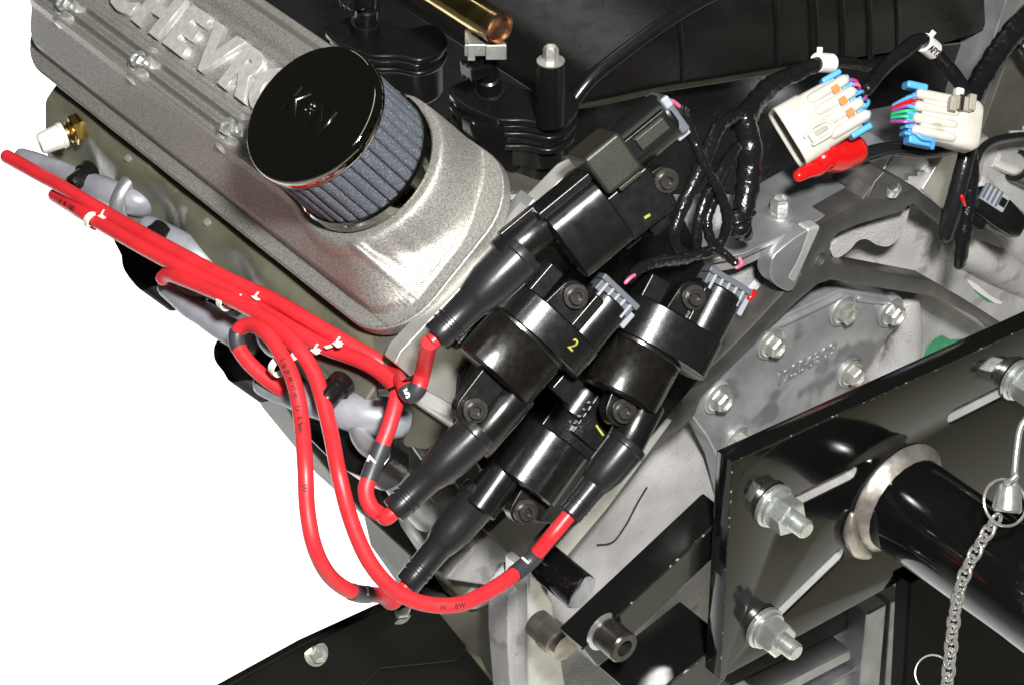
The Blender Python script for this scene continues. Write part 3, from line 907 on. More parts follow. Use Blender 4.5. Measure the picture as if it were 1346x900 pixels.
# fuel rail
A, B_ = RY(655, 37, .075), RY(655, 37, .075)+YY*.25
fr = thing('fuel_rail', A, 'gold tubular fuel rail with copper end plug at the top', 'fuel rail')
r_ = 22*ppm(A)
MB().lathe(A, YY, [(0, r_*.96), (.002, r_), (.25, r_)], 40, cap=(0, 1)).build('tube', 'rail_gold', fr, ang=40)
MB().lathe(A, -YY, [(-.004, r_*1.03), (.0008, r_*1.03), (.0012, r_*.9), (-.0006, r_*.82), (-.002, r_*.5), (-.0022, .0001)], 40, cap=(1, 0)).build('end_plug', 'copper', fr, ang=40)
# injectors under the rail, each with clip and connector
for k, (dx, lab) in enumerate(((0, 'black fuel injector with silver clip under the copper end of the rail'), (.105, 'black fuel injector further forward, half hidden behind the breather cap'))):
    T = A+YY*(dx+.012)-ZZ*.012
    Bm = HZ(644, 122, z1)+YY*dx*.98-XX*.01*(dx > 0)
    ax = (T-Bm).normalized(); L = (T-Bm).length
    ij = thing('fuel_injector', Bm, lab, 'fuel injector', 'fuel injectors')
    MB().lathe(Bm, ax, [(-.003, .0085), (.003, .0085), (.0035, .0068), (L*.3, .0068), (L*.32, .0055), (L*.62, .0055), (L*.64, .007), (L*.8, .007)], 24).build('body', 'plastic_gloss', ij, ang=30)
    sd = (-XX*.75-YY*.25+ZZ*.25).normalized()
    MB().box(Bm+ax*L*.5+sd*.012, sd, ax, sd.cross(ax), .018, .011, .012).build('connector', 'plastic_gloss', ij, .0015)
    for q in (-.004, 0, .004):
        MB().box(Bm+ax*L*.5+sd*(.019)+sd.cross(ax)*q, sd, ax, sd.cross(ax), .004, .013, .0012).build('rib', 'plastic_gloss', ij, .0003)
    sx = (XX*.8-YY*.6).normalized(); sy = ZZ.cross(sx)
    cl = MB().box(T-ZZ*.002, sx, sy, ZZ, .021, .0175, .007).build('clip', 'zinc', ij, .0006)
    MB().box(T-ZZ*.002+sx*.006-sy*.0096, sx, sy, ZZ, .011, .003, .009).build('clip_spring', 'zinc_dull', cl, .0006)
    MB().box(T-ZZ*.002-sx*.007-sy*.0096, sx, sy, ZZ, .004, .003, .010).build('clip_spring', 'zinc_dull', cl, .0006)

# ================================================================== BLOCK REAR FACE
rb = thing('bellhousing_casting', RY(1000, 600, .03), 'light grey cast rear face of the engine behind the flange arms', 'casting')
def relief(px, py):
    y = .034
    g = lambda cx_, cy_, sx_, sy_, A_: A_*math.exp(-((px-cx_)/sx_)**2-((py-cy_)/sy_)**2)
    y -= g(1185, 430, 22, 60, .010)+g(1290, 320, 70, 40, .012)+g(900, 640, 60, 40, .006)+g(980, 370, 40, 60, .012)
    y += g(1120, 340, 40, 20, .004)+g(1230, 470, 40, 40, .008)+g(850, 700, 40, 60, .004)
    y += .0015*sin(px*.021+py*.013)+.001*sin(px*.043-py*.037)
    return y
b = MB(); ix = {}
st = 6
for i, px in enumerate(range(630, 1500, st)):
    for j, py in enumerate(range(160, 1000, st)):
        if py > (328-.45*(px-978) if px > 978 else 250) and not (px < 716 and py > 690):
            ix[i, j] = len(b.v); b.v.append(RY(px, py, relief(px, py)))
for (i, j) in list(ix):
    q = [(i, j), (i+1, j), (i+1, j+1), (i, j+1)]
    if all(k in ix for k in q): b.f.append(tuple(ix[k] for k in q))
b.build('casting', 'cast_block', rb, ang=80)
yplate('raised_lobe', spx([(1094, 322), (1130, 298), (1188, 278), (1196, 273), (1190, 296), (1183, 312), (1168, 324), (1152, 322), (1140, 315), (1128, 317), (1116, 330), (1098, 340)], 3), .012, .02, 'cast_block', rb, .004)
MB().tube([RY(1186, 385, .026), RY(1188, 430, .024), RY(1183, 470, .026), RY(1160, 520, .03)], [.010, .012, .013, .012], 20, 5).build('cast_rib', 'cast_block', rb)
MB().tube([RY(a, c, relief(a, c)-.0001) for a, c in ((850, 640), (838, 660), (822, 690), (805, 712), (785, 716))], .0007, 8, 8).build('cast_seam', 'steel_dark', rb)
for q, r_ in (([(1236, 312), (1290, 338), (1350, 372), (1420, 410)], .012), ([(1270, 250), (1320, 300), (1400, 350)], .016), ([(930, 420), (960, 392), (1000, 360), (1012, 345)], .010), ):
    MB().tube([RY(a, c, relief(a, c)+r_*.45) for a, c in q], r_, 20, 6).build('cast_rib', 'cast_block', rb)
# machined flange
fl_ = thing('bellhousing_flange', RY(1080, 345, 0), 'dark machined bellhousing flange arms meeting at a drilled hub', 'flange')
left = [(722, 728), (800, 640), (850, 575), (872, 540), (892, 514), (908, 508), (950, 468), (990, 428), (1031, 384), (1054, 360), (1063, 330), (1066, 302), (1085, 290), (1135, 262), (1150, 240), (1163, 226), (1182, 234), (1204, 247), (1231, 268), (1268, 300), (1262, 314), (1235, 292), (1212, 274), (1202, 268), (1194, 271), (1189, 278), (1127, 296), (1102, 307), (1093, 318), (1091, 332), (1096, 347), (1141, 354), (1226, 370), (1285, 404), (1325, 430), (1400, 482), (1390, 510), (1300, 428), (1258, 405), (1222, 389), (1150, 378), (1093, 368), (1075, 374), (1050, 395), (995, 447), (952, 490), (922, 522), (914, 545), (896, 562), (875, 575), (860, 592), (800, 672), (745, 738)]
P0 = V((0, 0, 0))
def xz(px, Y): 
    return [(p.x, p.z) for p in ypts(px, Y)]
def circ(px, r, Y, n=20):
    p = RY(*px, Y); return [(p.x+r*cos(2*pi*k/n), p.z+r*sin(2*pi*k/n)) for k in range(n)]
slab(P0, XX, ZZ, xz(left, 0), [circ((1078, 342), .0042, 0), circ((890, 530), .004, 0)], .016, .0009).build('arms', 'machined_dark', fl_, ang=30)
for c in ((1078, 342), (890, 530)):
    MB().lathe(RY(*c, .003), -YY, [(-.006, .0036), (.0, .0040), (.0008, .0046), (.0008, .0042), (-.006, .003)], 20).build('thread_bush', 'zinc_dull', fl_)
yplate('lower_edge', [(722, 728), (800, 640), (850, 575), (870, 546), (884, 552), (858, 588), (800, 666), (742, 735)], -.0012, .01, 'machined_bright', fl_, .0008)
yplate('top_pad', [(1140, 262), (1150, 240), (1163, 226), (1204, 247), (1170, 262)], -.0006, .03, 'machined_dark', fl_, .0008)
MB().lathe(RY(1174, 247, -.001), -YY*.4+ZZ, [(-.004, .0048), (.0008, .0050), (.001, .004), (-.002, .0035)], 20).build('tapped_hole', 'zinc', fl_)
vt_ = thing('valley_bracket', RY(1040, 345, -.004), 'pale metal tab with bright curved edge left of the flange hub', 'bracket')
yplate('tab', spx([(1014, 352), (1020, 334), (1062, 303), (1066, 320), (1056, 350), (1042, 382), (1024, 378), (1014, 366)], 3), -.003, .012, 'bare_alu', vt_, .001)
yplate('edge', [(1063, 301), (1081, 297), (1066, 330), (1056, 352), (1045, 374), (1034, 366), (1046, 346), (1053, 330)], -.0035, .010, 'machined_bright', vt_, .0022)
# rear cover plate
rc = thing('rear_cover', RY(1050, 480, .012), 'grey cast rear cover plate with six hex bolts and a stamped part number', 'cover plate')
cov = [(908, 545), (916, 512), (935, 494), (988, 442), (1004, 426), (1030, 416), (1084, 391), (1105, 381), (1160, 388), (1180, 396), (1186, 415), (1182, 428), (1168, 443), (1126, 511), (1122, 527), (1120, 590), (960, 660), (948, 612), (930, 575)]
yplate('plate', cov, .010, .016, 'cover_plate', rc, .0016)
rim = [(925, 508), (990, 445), (1006, 433), (1030, 424), (1085, 398), (1106, 388)]
MB().tube([RY(a, c, .0095) for a, c in rim], .0022, 10, 3).build('rim', 'cover_plate', rc)
MB().tube([RY(a, c, .0095) for a, c in [(1128, 392), (1150, 395), (1170, 397)]], .0022, 10, 3).build('rim', 'cover_plate', rc)
for c in ((1012, 450), (1106, 407), (1169, 409), (1117, 488), (942, 521), (968, 577)):
    P = RY(*c, .010)
    MB().lathe(P, -YY, [(-.004, .0112), (.0014, .0108), (.0024, .0098), (.0014, .0088)], 30).build('bolt_boss', 'cover_plate', rc)
    hexbolt(P-YY*.001, -YY, .0064, .0064, rc, 'zinc_dull', 1.35, rot=random.random(), dish=.35)
txt('part_number', '12556309', 'bare_alu', RY(1060, 479, .0098), (XX*1+ZZ*.06).normalized(), ZZ, .0125, .0004, rc, .0002, .0002)
txt('part_number', '7', 'bare_alu', RY(1020, 570, .0098), XX, ZZ, .010, .0003, rc, .0002, .0002)
# paint dabs
def dab(px, m):
    MB().prism([RY(a, c, relief(a, c)-.0006) for a, c in px], V((0, .002, 0))).build('paint_dab', m, rb)
dab(spx([(1214, 470), (1222, 452), (1238, 441), (1250, 447), (1268, 446), (1252, 462), (1236, 474), (1218, 478)], 2), 'green_paint')
dab(spx([(1258, 455), (1268, 450), (1272, 456), (1262, 462)], 2), 'paper_white')
dab(spx([(1272, 368), (1284, 374), (1300, 388), (1318, 398), (1308, 399), (1288, 386), (1276, 376)], 2), 'paper_white')
dab([(1280, 381), (1290, 387), (1308, 399), (1296, 396)], 'green_paint')
# valley plate
z2 = RY(1000, 322, .004).z
vp = thing('valley_plate', HZ(1040, 290, z2), 'flat grey aluminium valley plate holding a zinc hex bolt', 'plate')
out = [(905, 345), (930, 290), (1000, 240), (1062, 205), (1110, 205), (1152, 236), (1163, 249), (978, 333), (940, 340)]
zplate('plate', out, z2, .0035, 'bare_alu', vp, .0008)
zplate('lower_plate', [(a-3 if a < 1000 else a, c+2) for a, c in out], z2-.0042, .009, 'bracket_alu', vp, .0008)
hexbolt(HZ(1025, 280, z2), ZZ, .0058, .0085, vp, 'zinc', 1.5, rot=.55)
# bare blocks to the right of it
hb2 = thing('far_cylinder_head', RY(1260, 150, .06), 'pale machined metal of the far cylinder head behind the connectors', 'cylinder head')
yplate('pad', [(1160, 226), (1180, 196), (1262, 178), (1238, 212), (1206, 246)], .035, .05, 'bare_alu', hb2, .001)
yplate('pad', [(1212, 250), (1252, 185), (1300, 180), (1290, 240), (1250, 292), (1230, 268)], .030, .04, 'bracket_alu', hb2, .001)
yplate('wall', [(1276, 140), (1300, 70), (1330, -20), (1420, -20), (1420, 220), (1290, 215)], .075, .04, 'bare_alu', hb2, .001)
yplate('panel', [(1291, 170), (1330, 64), (1420, 40), (1420, 220), (1300, 210)], .070, .02, 'cast_block_dark', hb2, .0008)
yplate('wall', [(1200, -30), (1300, -60), (1420, -80), (1420, -10), (1310, 40), (1292, 80), (1300, 60), (1290, 20)], .11, .03, 'bracket_alu', hb2, .001)
yplate('wall', [(1282, 10), (1322, 20), (1296, 80), (1278, 86)], .108, .03, 'paper_white', hb2, .001)
A = RY(1305, 205, .035)
MB().cyl(A, RY(1336, 218, .03), .0075, 24).build('tube', 'machined_bright', hb2)
MB().cyl(RY(1334, 217, .03), RY(1380, 240, .03), .0105, 24, e=.001).build('tube_end', 'plastic_matt', hb2)
yplate('side_cover', [(1306, 262), (1330, 232), (1420, 240), (1420, 330), (1346, 300)], .045, .03, 'glass_olive', hb2, .002)
MB().cyl(RY(1300, 245, .05), RY(1320, 290, .05), .010, 20).build('tube', 'machined_dark', hb2)

# vertical edge of the bellhousing mounting at bottom centre
bp = thing('bellhousing_edge', RY(715, 820, 0), 'bright vertical machined edge below the red wire end, bottom centre', 'flange')
yplate('edge_plate', [(694, 752), (704, 748), (716, 776), (727, 790), (732, 830), (738, 862), (752, 960), (696, 960)], -.004, .022, 'machined_bright', bp, .0015)
yplate('side_web', [(668, 786), (694, 756), (698, 960), (676, 960), (668, 850)], .006, .02, 'cast_block', bp, .002)

# ================================================================== WIRING HARNESS
def yt(lst): return [RY(a, c, y) for a, c, y in lst]
def pxr(px, P): return px*ppm(P)
hn = thing('wiring_harness', RY(950, 260, .0), 'glossy black taped wiring harness looping behind the coils', 'wiring harness', None)
def cable(name, lst, r, m='tape', par=hn, wob=.09, sub=8):
    P = yt(lst)
    r = [q*.9 for q in r] if isinstance(r, (list, tuple)) else r
    rr = [pxr(q, P[0]) for q in r] if isinstance(r, (list, tuple)) else pxr(r, P[0])
    return MB().tube(P, rr, 14, sub, wob=wob).build(name, m, par, ang=80)
cable('taped_branch', [(1080, 83, .045), (1050, 95, .045), (1012, 114, .040), (990, 140, .03), (975, 165, .02)], [11, 13, 15, 18])
cable('taped_branch', [(978, 155, .018), (985, 190, .012), (984, 235, .006), (978, 270, .0), (972, 298, -.002)], [16, 19, 17, 15])
cable('tape_tail', [(968, 285, -.004), (972, 300, -.006), (985, 312, -.004)], [14, 17, 5], wob=.25)
cable('tape_tail', [(972, 290, -.004), (985, 282, -.005), (992, 280, -.004)], [8, 6, 3], wob=.25)
cable('taped_branch', [(972, 150, .02), (945, 168, .01), (928, 205, .0), (908, 248, -.006), (890, 290, -.010), (886, 315, -.012), (900, 334, -.014), (926, 333, -.014), (948, 318, -.014), (956, 288, -.014), (946, 255, -.010), (928, 222, -.006), (912, 185, .002), (898, 152, .008), (884, 142, .006)], [11, 12, 10, 9, 8, 8, 8, 8, 9])
cable('taped_branch', [(968, 195, .006), (950, 222, -.002), (930, 256, -.006), (918, 290, -.010), (915, 325, -.012)], [9, 9, 8, 8])
cable('taped_branch', [(960, 215, .006), (945, 250, -.004), (930, 285, -.009), (932, 310, -.014), (942, 326, -.016)], [8, 8, 8, 7])
cable('branch_to_coil', [(920, 330, -.013), (900, 340, -.02), (866, 344, -.03), (842, 352, -.036), (826, 368, -.04)], [8, 9, 9, 7])
cable('branch_to_coil', [(935, 325, -.015), (952, 334, -.02), (966, 346, -.025)], [8, 7, 6])
cable('branch_to_coil', [(880, 146, .004), (890, 140, .006), (900, 146, .008)], [7, 8, 8])
cable('wire', [(876, 133, .0), (884, 134, .002), (892, 140, .004)], 3.5, 'pink', sub=4, wob=0)
cable('wire', [(822, 372, -.044), (828, 366, -.044), (834, 362, -.042)], 2.5, 'pink', sub=4, wob=0)
cable('wire', [(968, 352, -.03), (975, 348, -.028), (972, 340, -.026)], 2.5, 'pink', sub=4, wob=0)
cable('wire', [(985, 392, -.02), (989, 388, -.02), (991, 384, -.018)], 4, 'red_plastic', sub=4, wob=0)
h2 = thing('wiring_harness', RY(1270, 150, .02), 'thick black taped harness descending at the right edge past the beige connector', 'wiring harness')
cable('trunk', [(1370, 5, .045), (1330, 45, .04), (1305, 80, .035), (1282, 118, .025), (1272, 150, .01)], [17, 17, 16, 13], par=h2)
cable('trunk', [(1272, 128, .02), (1278, 165, .004), (1270, 205, -.004), (1260, 245, -.008), (1250, 285, -.010), (1243, 310, -.010)], [13, 12, 13, 14, 12], 'sleeve_black', par=h2, wob=.02)
cable('taped_branch', [(1274, 180, .0), (1278, 225, -.004), (1272, 270, -.008), (1266, 310, -.012), (1261, 348, -.014)], [9, 10, 12, 13, 9], par=h2, wob=.1)
cable('taped_branch', [(1276, 130, .022), (1255, 100, .03), (1235, 76, .034), (1212, 54, .036), (1185, 70, .034), (1160, 92, .03), (1140, 118, .02)], [10, 11, 11, 12, 10, 9], par=h2, wob=.03)
cable('side_cable', [(1375, 178, .02), (1335, 180, .015), (1305, 186, .01), (1288, 200, .004), (1280, 225, .0)], [6, 6, 6, 5], 'sleeve_black', par=h2, wob=.02)
cable('taped_branch', [(1140, 88, .046), (1110, 82, .046), (1075, 84, .046)], [8, 9, 10], par=h2)
cable('taped_branch', [(1346, 60, .05), (1380, 110, .05)], [14, 14], par=h2)
cable('red_cable', [(1120, 208, .008), (1170, 196, .012), (1215, 200, .016), (1260, 195, .02)], [12, 10, 10], 'sleeve_black', par=h2, wob=.02)
cable('wire', [(1264, 258, -.014), (1266, 264, -.015), (1268, 270, -.014)], 2.6, 'red_plastic', sub=4, par=h2, wob=0)
# white tags wrapped round the harness
for c, d_, s_, lab in (((1220, 61, .0355), (.78, .62), 'AFY3', 'small white printed tag wrapped round the harness'), ((1083, 83, .0455), (1, .05), '', 'small cream tag wrapped round the black harness over the manifold')):
    P = RY(c[0], c[1], c[2]); q = (RY(c[0]+d_[0]*10, c[1]+d_[1]*10, c[2])-P).normalized()
    r_ = pxr(13, P)
    o = MB().lathe(P-q*pxr(14, P), q, [(0, r_*.96), (.0002, r_), (pxr(28, P), r_), (pxr(28, P)+.0002, r_*.96)], 24).build('cable_tag', 'paper_white', None, label=lab, cat='label tag')
    vv = (CAM-P).normalized(); vv = (vv-q*vv.dot(q)).normalized()
    MB().box(P+vv.cross(q)*r_*1.15-q*pxr(10, P), q, vv.cross(q), vv, pxr(10, P), r_*.8, .0006).build('tag_flap', 'paper_white', o)
    if s_:
        txt('print', s_, 'print_black', P+vv*(r_+.0002), q, vv.cross(q), .0055, .0001, o, .0002)

def pframe(C, dirp, Y, W=WDIR):
    O = RY(*C, Y)
    q = RY(C[0]+dirp[0]*20, C[1]+dirp[1]*20, Y)-O
    ka = ppm(O)
    # keep the long axis facing the viewer more: drop part of its depth
    a = (rt*dirp[0]-up*dirp[1]).normalized()
    a = (a+fw*(q.normalized().dot(fw))*.35).normalized()
    m = (W-a*W.dot(a)).normalized(); s = a.cross(m)
    return O, a, s, m, ka
def kit(C, dirp, Y, root):
    O, a, s, m, k = pframe(C, dirp, Y)
    F = lambda x, y, z: O+(a*x+s*y+m*z)*k
    def bx(name, a0, a1, s0, s1, m0, m1, mt, bev=2., par=None, tx=1., ty=1.):
        return MB().box(F((a0+a1)/2, (s0+s1)/2, (m0+m1)/2), s, a, m, abs(s1-s0)*k, abs(a1-a0)*k, abs(m1-m0)*k, tx, ty).build(name, mt, par or root, bev*k)
    def sec(name, secs, mt, p=4., par=None, N=40, cap=(1, 1)):
        return MB().rings([sring(F, x, s0, w_, m0, h_, p, N) for x, s0, w_, m0, h_ in secs], *cap).build(name, mt, par or root, ang=40)
    return F, bx, sec, a, s, m, k
# beige multi-pin connector A
ca = thing('wire_connector', RY(1085, 155, .02), 'off-white multi-pin connector with three orange marks and a blue lock', 'wire connector', 'off-white multi-pin connectors')
F, bx, sec, a, s, m, k = kit((1083, 154), (.86, -.51), .018, ca)
sec('shell', [(-44, 0, 37, 0, 17), (-56, 0, 39, 0, 19), (-57, 0, 40, 0, 20), (-58, 0, 42, 0, 22), (-57, 0, 43.5, 0, 23.5), (-22, 0, 43, 0, 23.5), (-19, 0, 41, 0, 22), (10, 0, 40, 0, 21), (34, 0, 38, 0, 20)], 'connector_white', 5)
sec('mouth_floor', [(-46, 0, 36.5, 0, 16.5), (-44, 0, 36.5, 0, 16.5)], 'connector_shade_and_clip', 5)
for q in range(4):
    P = F(-8, -27+q*18, 19); Q = F(44, -27+q*18, 18)
    MB().tube([P, (P+Q)/2, Q], 7.6*k, 14, 3).build('pin_barrel', 'connector_white', ca)
for q in range(3):
    bx('orange_mark', 20, 31, -22+q*18-5, -22+q*18+5, 25.2, 26.6, 'orange_paint', .6)
lt = bx('latch', -40, -4, 8, 25, 20, 30, 'connector_white', 4)
bx('latch_slot', -32, -12, 12, 20, 27, 31, 'connector_shade_and_clip', 2, lt)
MB().tube([F(-44, 12, 26), F(-30, 6, 31), F(-10, 8, 30), F(-4, 18, 29), F(-14, 26, 29), F(-40, 26, 28)], 2.6*k, 10, 4).build('latch_loop', 'connector_white', lt)
lk = bx('blue_lock', 36, 47, -36, 36, -18, 16, 'blue_plastic', 3)
bx('lock_arm', 18, 48, -44, -36, -4, 18, 'blue_plastic', 3, lk)
bx('lock_arm', 14, 46, 37, 46, -6, 16, 'blue_plastic', 3, lk)
for q in range(6):
    bx('lock_rib', 45, 54, -32+q*11, -26+q*11, -6, 14, 'blue_plastic', 1.5, lk)
for q, (mt, y_) in enumerate((('wire_purple', -26), ('pink', -18), ('blue_plastic', -4), ('wire_purple', 8), ('blue_plastic', 18))):
    MB().tube([F(46, y_, 4), F(56, y_*.9, 6), F(62, y_*.7, 2), F(64, y_*.5, -8)], 2.6*k, 8, 4).build('wire', mt, ca)
# connector B
cb2 = thing('wire_connector', RY(1238, 160, .0), 'beige multi-pin connector with blue lock facing left and olive clip on top', 'wire connector', 'off-white multi-pin connectors')
F, bx, sec, a, s, m, k = kit((1240, 158), (.985, .17), -.004, cb2)
sec('shell', [(-38, 0, 32, 0, 18), (-10, 0, 33, 0, 20), (12, 0, 34, 0, 22), (14, 0, 35, 0, 23), (40, 2, 34, 0, 23), (46, 2, 30, 0, 20)], 'connector_white', 4.5)
for q in range(4):
    P = F(-44, -24+q*16, 15); Q = F(8, -24+q*16, 17)
    MB().tube([P, (P+Q)/2, Q], 7.2*k, 14, 3).build('pin_barrel', 'connector_white', cb2)
cl = bx('clip', -4, 26, -30, -10, 20, 32, 'connector_shade_and_clip', 3)
bx('clip_slot', 6, 12, -31, -9, 26, 33.5, 'steel_dark', 1, cl)
bx('clip_wing', -8, 2, -26, -6, 24, 36, 'connector_shade_and_clip', 2, cl)
bx('clip_wing', 18, 28, -34, -12, 24, 36, 'connector_shade_and_clip', 2, cl)
bx('peg', 10, 22, -46, -32, -6, 8, 'paper_white', 3, cl)
lk = bx('blue_lock', -52, -40, -26, 28, -16, 12, 'blue_plastic', 3)
bx('lock_arm', -62, -32, -40, -30, -8, 14, 'blue_plastic', 3, lk)
bx('lock_arm', -50, -12, 30, 42, -8, 14, 'blue_plastic', 3, lk)
for q in range(5):
    bx('lock_rib', -58, -48, -8+q*9, -3+q*9, -4, 16, 'blue_plastic', 1.5, lk)
MB().tube([F(-46, 26, 16), F(-34, 34, 20), F(-20, 34, 19), F(-16, 42, 12)], 3.4*k, 10, 4).build('lock_loop', 'blue_plastic', lk)
for mt, y_ in (('red_plastic', -16), ('wire_purple', -10), ('wire_green', -2), ('wire_green', 6), ('blue_plastic', -22), ('wire_purple', 14)):
    MB().tube([F(-44, y_, 10), F(-54, y_*.95+2, 13), F(-63, y_*.8+4, 8), F(-70, y_*.6+6, -6)], 2.5*k, 8, 4).build('wire', mt, cb2)
# red rubber cap
P = yt([(1049, 232, .004), (1062, 225, .004), (1075, 220, .005), (1083, 207, .006), (1100, 206, .008), (1122, 198, .010)])
k = ppm(P[0])
MB().tube([P[0], P[1], P[2], P[3], P[4], P[5]], [8*k, 10*k, 12*k, 19*k, 22*k, 21*k], 22, 7).build('terminal_cap', 'red_plastic', None, ang=80, label='bright red rubber terminal cap below the orange-marked connector', cat='terminal cap')
# small sensor connector at right edge
ss = thing('sensor_connector', RY(1300, 275, -.01), 'black sensor plug with a grey ribbed collar at the right edge', 'sensor')
F, bx, sec, a, s, m, k = kit((1300, 272), (.86, .51), -.008, ss)
sec('body', [(-20, 0, 20, -4, 18), (20, 0, 22, -4, 18), (46, 2, 18, -4, 16), (56, 2, 12, -4, 10)], 'plastic_gloss', 4)
bx('collar', -24, 14, -22, 2, 8, 18, 'grey_plastic_light', 2)
for q in range(4): bx('rib', -23+q*7, -20+q*7, -22, 0, 17, 20, 'grey_plastic', .6)
bx('window', 2, 12, -16, -4, 17, 19, 'plastic_gloss', 1)
bx('lug', -20, 8, 14, 34, -14, 4, 'plastic_gloss', 4)

# ================================================================== ENGINE STAND
YS = -.120
es = thing('engine_stand_plate', RY(1100, 700, YS), 'glossy black slotted engine stand plate with zinc nuts', 'engine stand')
def capsule(A, B_, wpx, Y=YS, n=8):
    a, c = RY(*A, Y), RY(*B_, Y)
    d_ = V((c.x-a.x, c.z-a.z)); L = d_.length; d_ /= L; q = V((-d_.y, d_.x)); r_ = wpx*ppm(a)/2
    out = []
    for k in range(n+1):
        t = -pi/2+pi*k/n; out.append((c.x+(d_.x*cos(t)+q.x*sin(t))*r_, c.z+(d_.y*cos(t)+q.y*sin(t))*r_))
    for k in range(n+1):
        t = pi/2+pi*k/n; out.append((a.x+(d_.x*cos(t)+q.x*sin(t))*r_, a.z+(d_.y*cos(t)+q.y*sin(t))*r_))
    return out
SL = [((1040, 662), (1120, 623), 22), ((1018, 812), (1102, 731), 22), ((1254, 546), (1330, 508), 22)]
outer = xz([(963, 607), (1460, 379), (1460, 640), (1194, 758), (946, 892)], YS)
slab(V((0, YS, 0)), XX, ZZ, outer, [capsule(*q) for q in SL], .0125, .0009).build('plate', 'black_paint', es, ang=30)
for q in SL:            # bare steel walls inside the slots
    c2 = capsule(q[0], q[1], q[2]+1.0)
    c3 = capsule(q[0], q[1], q[2]-1.8)
    R_ = [[V((x, YS+.0012, z)) for x, z in c2], [V((x, YS+.0012, z)) for x, z in c3], [V((x, YS+.0118, z)) for x, z in c3], [V((x, YS+.0118, z)) for x, z in c2]]
    MB().rings(R_+[R_[0]], False, False).build('slot_wall', 'machined_bright', es, ang=30)
MB().tube([RY(965, 606.5, YS+.0004), RY(1200, 499, YS+.0004), RY(1460, 379.5, YS+.0004)], .0006, 8, 1).build('worn_edge', 'worn_edge', es)
MB().tube([RY(963, 607, YS+.012), RY(1200, 498.5, YS+.012), RY(1460, 379, YS+.012)], .0006, 8, 1).build('worn_edge', 'worn_edge', es)
MB().tube([RY(963, 609, YS+.0004), RY(955, 740, YS+.0004), RY(946.5, 890, YS+.0004)], .0005, 8, 1).build('worn_edge', 'worn_edge', es)
def nutset(px, rot):
    P = RY(*px, YS); ax = -YY
    MB().lathe(P, ax, [(0, .0122), (.0005, .0126), (.0028, .0126), (.0033, .0122), (.0034, .0116), (.0036, .0112), (.0056, .0112), (.0060, .0106)], 40).build('washer', 'zinc', es, ang=30)
    n_ = MB().lathe(P+ax*.006, ax, [(0, .0096), (.0008, .0105), (.0098, .0105), (.0108, .0094), (.0108, .006)], 6, a0=rot).build('nut', 'zinc', es, ang=25)
    pr = [(0, .0052)]
    z = .009
    while z < .0265:
        pr += [(z, .0054), (z+.0006, .0047)]; z += .0012
    pr += [(.0272, .0046), (.0276, .004)]
    MB().lathe(P, ax, pr, 28).build('stud', 'zinc', es, ang=25)
nutset((1014, 662), .25); nutset((1002, 822), .6); nutset((1334, 497), .1)
# tube with welded collar
PT = RY(1177, 653, YS)
tb = thing('engine_stand_tube', PT, 'thick black round tube welded to the engine stand plate', 'engine stand')
MB().lathe(PT-YY*.0005, -YY, [(0, .0285), (.45, .0285)], 72).build('tube', 'black_paint', tb, ang=50)
R_ = []
N = 90
pts_ = [(-.0, .0286), (-.0, .0345), (.0015, .0345), (.0045, .0318), (.0072, .0296), (.0082, .0287)]
for t, r_ in pts_:
    R_.append([PT-YY*(t+.0004+.00012*sin(k*1.7)*(t > .002))+(XX*cos(2*pi*k/N)+ZZ*sin(2*pi*k/N))*(r_+(.00015*sin(k*.9)+.0001*sin(k*2.3))*(r_ > .029)) for k in range(N)])
MB().rings(R_, False, False).build('weld_collar', 'weld', tb, ang=70)
MB().tube([RY(1120, 676, YS-.002), RY(1117, 700, YS-.003), RY(1126, 722, YS-.003), RY(1142, 730, YS-.003)], [.002, .004, .0045, .002], 12, 4).build('weld_bead', 'weld', tb)
po = yplate('engine_stand_post', [(1196, 764), (1460, 640), (1460, 980), (1184, 980)], -.128, .012, 'black_paint_rough', None, .002, label='dark square stand post under the tube at bottom right', cat='engine stand')
# arms from the plate to the block
def arm(name, q, dep, lab):
    P = [RY(a, c, y) for a, c, y in q]
    b = MB().prism(P, V((0, dep, 0)))
    o = b.build(name, 'arm_paint', None, .0014, label=lab, cat='stand arm', group='stand arms')
    MB().tube([P[0]+V((0, .0004, -.0004)), P[1]+V((0, .0004, -.0004))], .0007, 8, 1).build('worn_edge', 'worn_edge', o)
    return o
arm('stand_arm', [(766, 852, -.082), (958, 672, -.106), (958, 716, -.106), (786, 877, -.082)], .021, 'upper black stand arm running from the plate to the socket-head bolt')
arm('stand_arm', [(846, 926, -.095), (956, 838, -.106), (956, 890, -.106), (880, 960, -.095)], .040, 'lower black stand arm at the bottom edge beside the plate')
A = RY(716, 738, -.022)
st_ = MB().lathe(A, -YY, [(-.004, .0100), (0, .0108), (.0310, .0108), (.0320, .0102), (.0320, .006)], 36).build('spacer_tube', 'black_paint', None, ang=40, label='short glossy black spacer tube under the red wire end', cat='spacer')
A = RY(706, 818, -.018)
MB().lathe(A, -YY, [(0, .0085), (.010, .0085), (.0102, .0095), (.020, .0098), (.0205, .0085), (.026, .0085), (.026, .005)], 32).build('bolt_spacer', 'steel_brown', None, ang=30, label='brownish steel spacer behind the end of the upper stand arm', cat='spacer')
A = RY(793, 828, -.0825)
sb_ = thing('socket_bolt', A, 'dark socket-head bolt through the upper stand arm', 'bolt')
MB().lathe(A, -YY, [(0, .0115), (.0016, .0115), (.002, .010)], 32).build('washer', 'zinc', sb_, ang=30)
MB().lathe(A-YY*.0018, -YY, [(0, .0092), (.0150, .0092), (.0162, .0085), (.0162, .0050), (.010, .0046), (.010, .0001)], 32, cap=(1, 0)).build('head', 'steel_dark', sb_, ang=30)
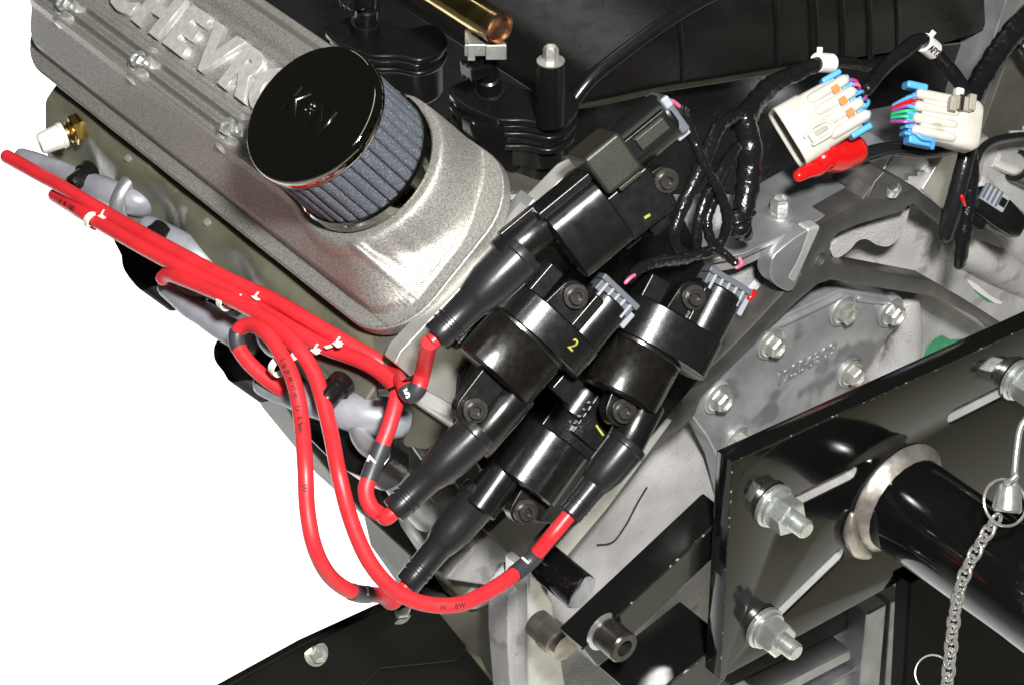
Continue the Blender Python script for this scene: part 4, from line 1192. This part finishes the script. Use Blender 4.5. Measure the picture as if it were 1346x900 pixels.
# ribbed sump casting under the plate
sr = thing('ribbed_casting', RY(1090, 850, 0), 'ribbed bare metal casting visible under the stand plate', 'casting')
for q, y_ in (([(1140, 806), (1166, 792), (1152, 960), (1126, 960)], -.004), ([(1000, 912), (1118, 852), (1120, 866), (1010, 924)], -.004), ([(1172, 790), (1192, 780), (1182, 960), (1160, 960)], .002), ([(960, 900), (1140, 812), (1126, 960), (960, 980)], .012), ([(1030, 935), (1124, 880), (1124, 960), (1030, 960)], .004)):
    yplate('rib', q, y_, .02, 'bare_alu', sr, .002)

# ------------------------------------------------------------------ hitch pin, ring and chain
TCH = .020
hp = thing('hitch_pin', AT(1326, 655, TCH), 'zinc hitch pin with a bent wire handle at the right edge', 'pin')
A = AT(1327, 636, TCH); B_ = AT(1323, 672, TCH)
ax = (B_-A).normalized(); L = (B_-A).length
k = ppm(A)
MB().lathe(A, ax, [(0, 14*k), (.1*L, 16*k), (.9*L, 20*k), (L, 18*k)], 28).build('head', 'zinc', hp, ang=30)
MB().tube(tlist([(1333, 640, TCH+.002), (1334, 615, TCH+.003), (1337, 585, TCH+.002), (1342, 560, TCH), (1354, 545, TCH)]), 4.5*k, 14, 5).build('handle', 'zinc', hp)
MB().tube(tlist([(1322, 634, TCH+.006), (1330, 630, TCH+.008), (1336, 624, TCH+.008)]), 4*k, 12, 4).build('handle_eye', 'zinc', hp)
rn = (-fw*.9+rt*.3+up*.2).normalized()
MB().torus(AT(1321, 660, TCH+.003), rn, 31*k, 2.0*k, 44, 8).build('split_ring', 'chrome', None, label='thin split ring hooked on the hitch pin', cat='ring', group='thin rings')
MB().torus(AT(1226, 884, TCH-.01), (-fw*.85-rt*.4+up*.2).normalized(), 24*k, 1.2*k, 44, 8).build('wire_ring', 'zinc_dull', None, label='thin wire ring at the lower end of the chain', cat='ring', group='thin rings')
ch = thing('chain', AT(1305, 690, TCH), 'small zinc chain hanging from the split ring in front of the tube', 'chain')
path = crom(tlist([(1307, 686, TCH+.004), (1290, 712, TCH+.004), (1272, 745, TCH+.004), (1260, 780, TCH+.004), (1253, 820, TCH+.004), (1249, 860, TCH+.004), (1244, 905, TCH+.004), (1240, 940, TCH+.004)]), 60)
dist = 0; last = path[0]; nl = 0; pitch = 15.5*k
lm = None
acc = pitch
for i in range(1, len(path)):
    acc += (path[i]-path[i-1]).length
    if acc >= pitch:
        acc = 0
        tn = (path[min(i+3, len(path)-1)]-path[i-1]).normalized()
        vv = -fw; vv = (vv-tn*vv.dot(tn)).normalized(); sd = tn.cross(vv)
        th = .75 if nl % 2 else -.65
        nrm = vv*cos(th)+sd*sin(th)
        if lm is None:
            b = MB()
            b.torus(V((0, 0, 0)), ZZ, 9.4*k, 2.7*k, 22, 8, ref=XX, sx=1.3, sy=.85)
            o = b.build('tmp', 'chrome'); lm = o.data; bpy.data.objects.remove(o); lm.name = 'link'
        sdx = nrm.cross(tn)
        put('link', lm, Matrix.Translation(path[i]) @ Matrix((tn, sdx, nrm)).transposed().to_4x4(), ch)
        nl += 1
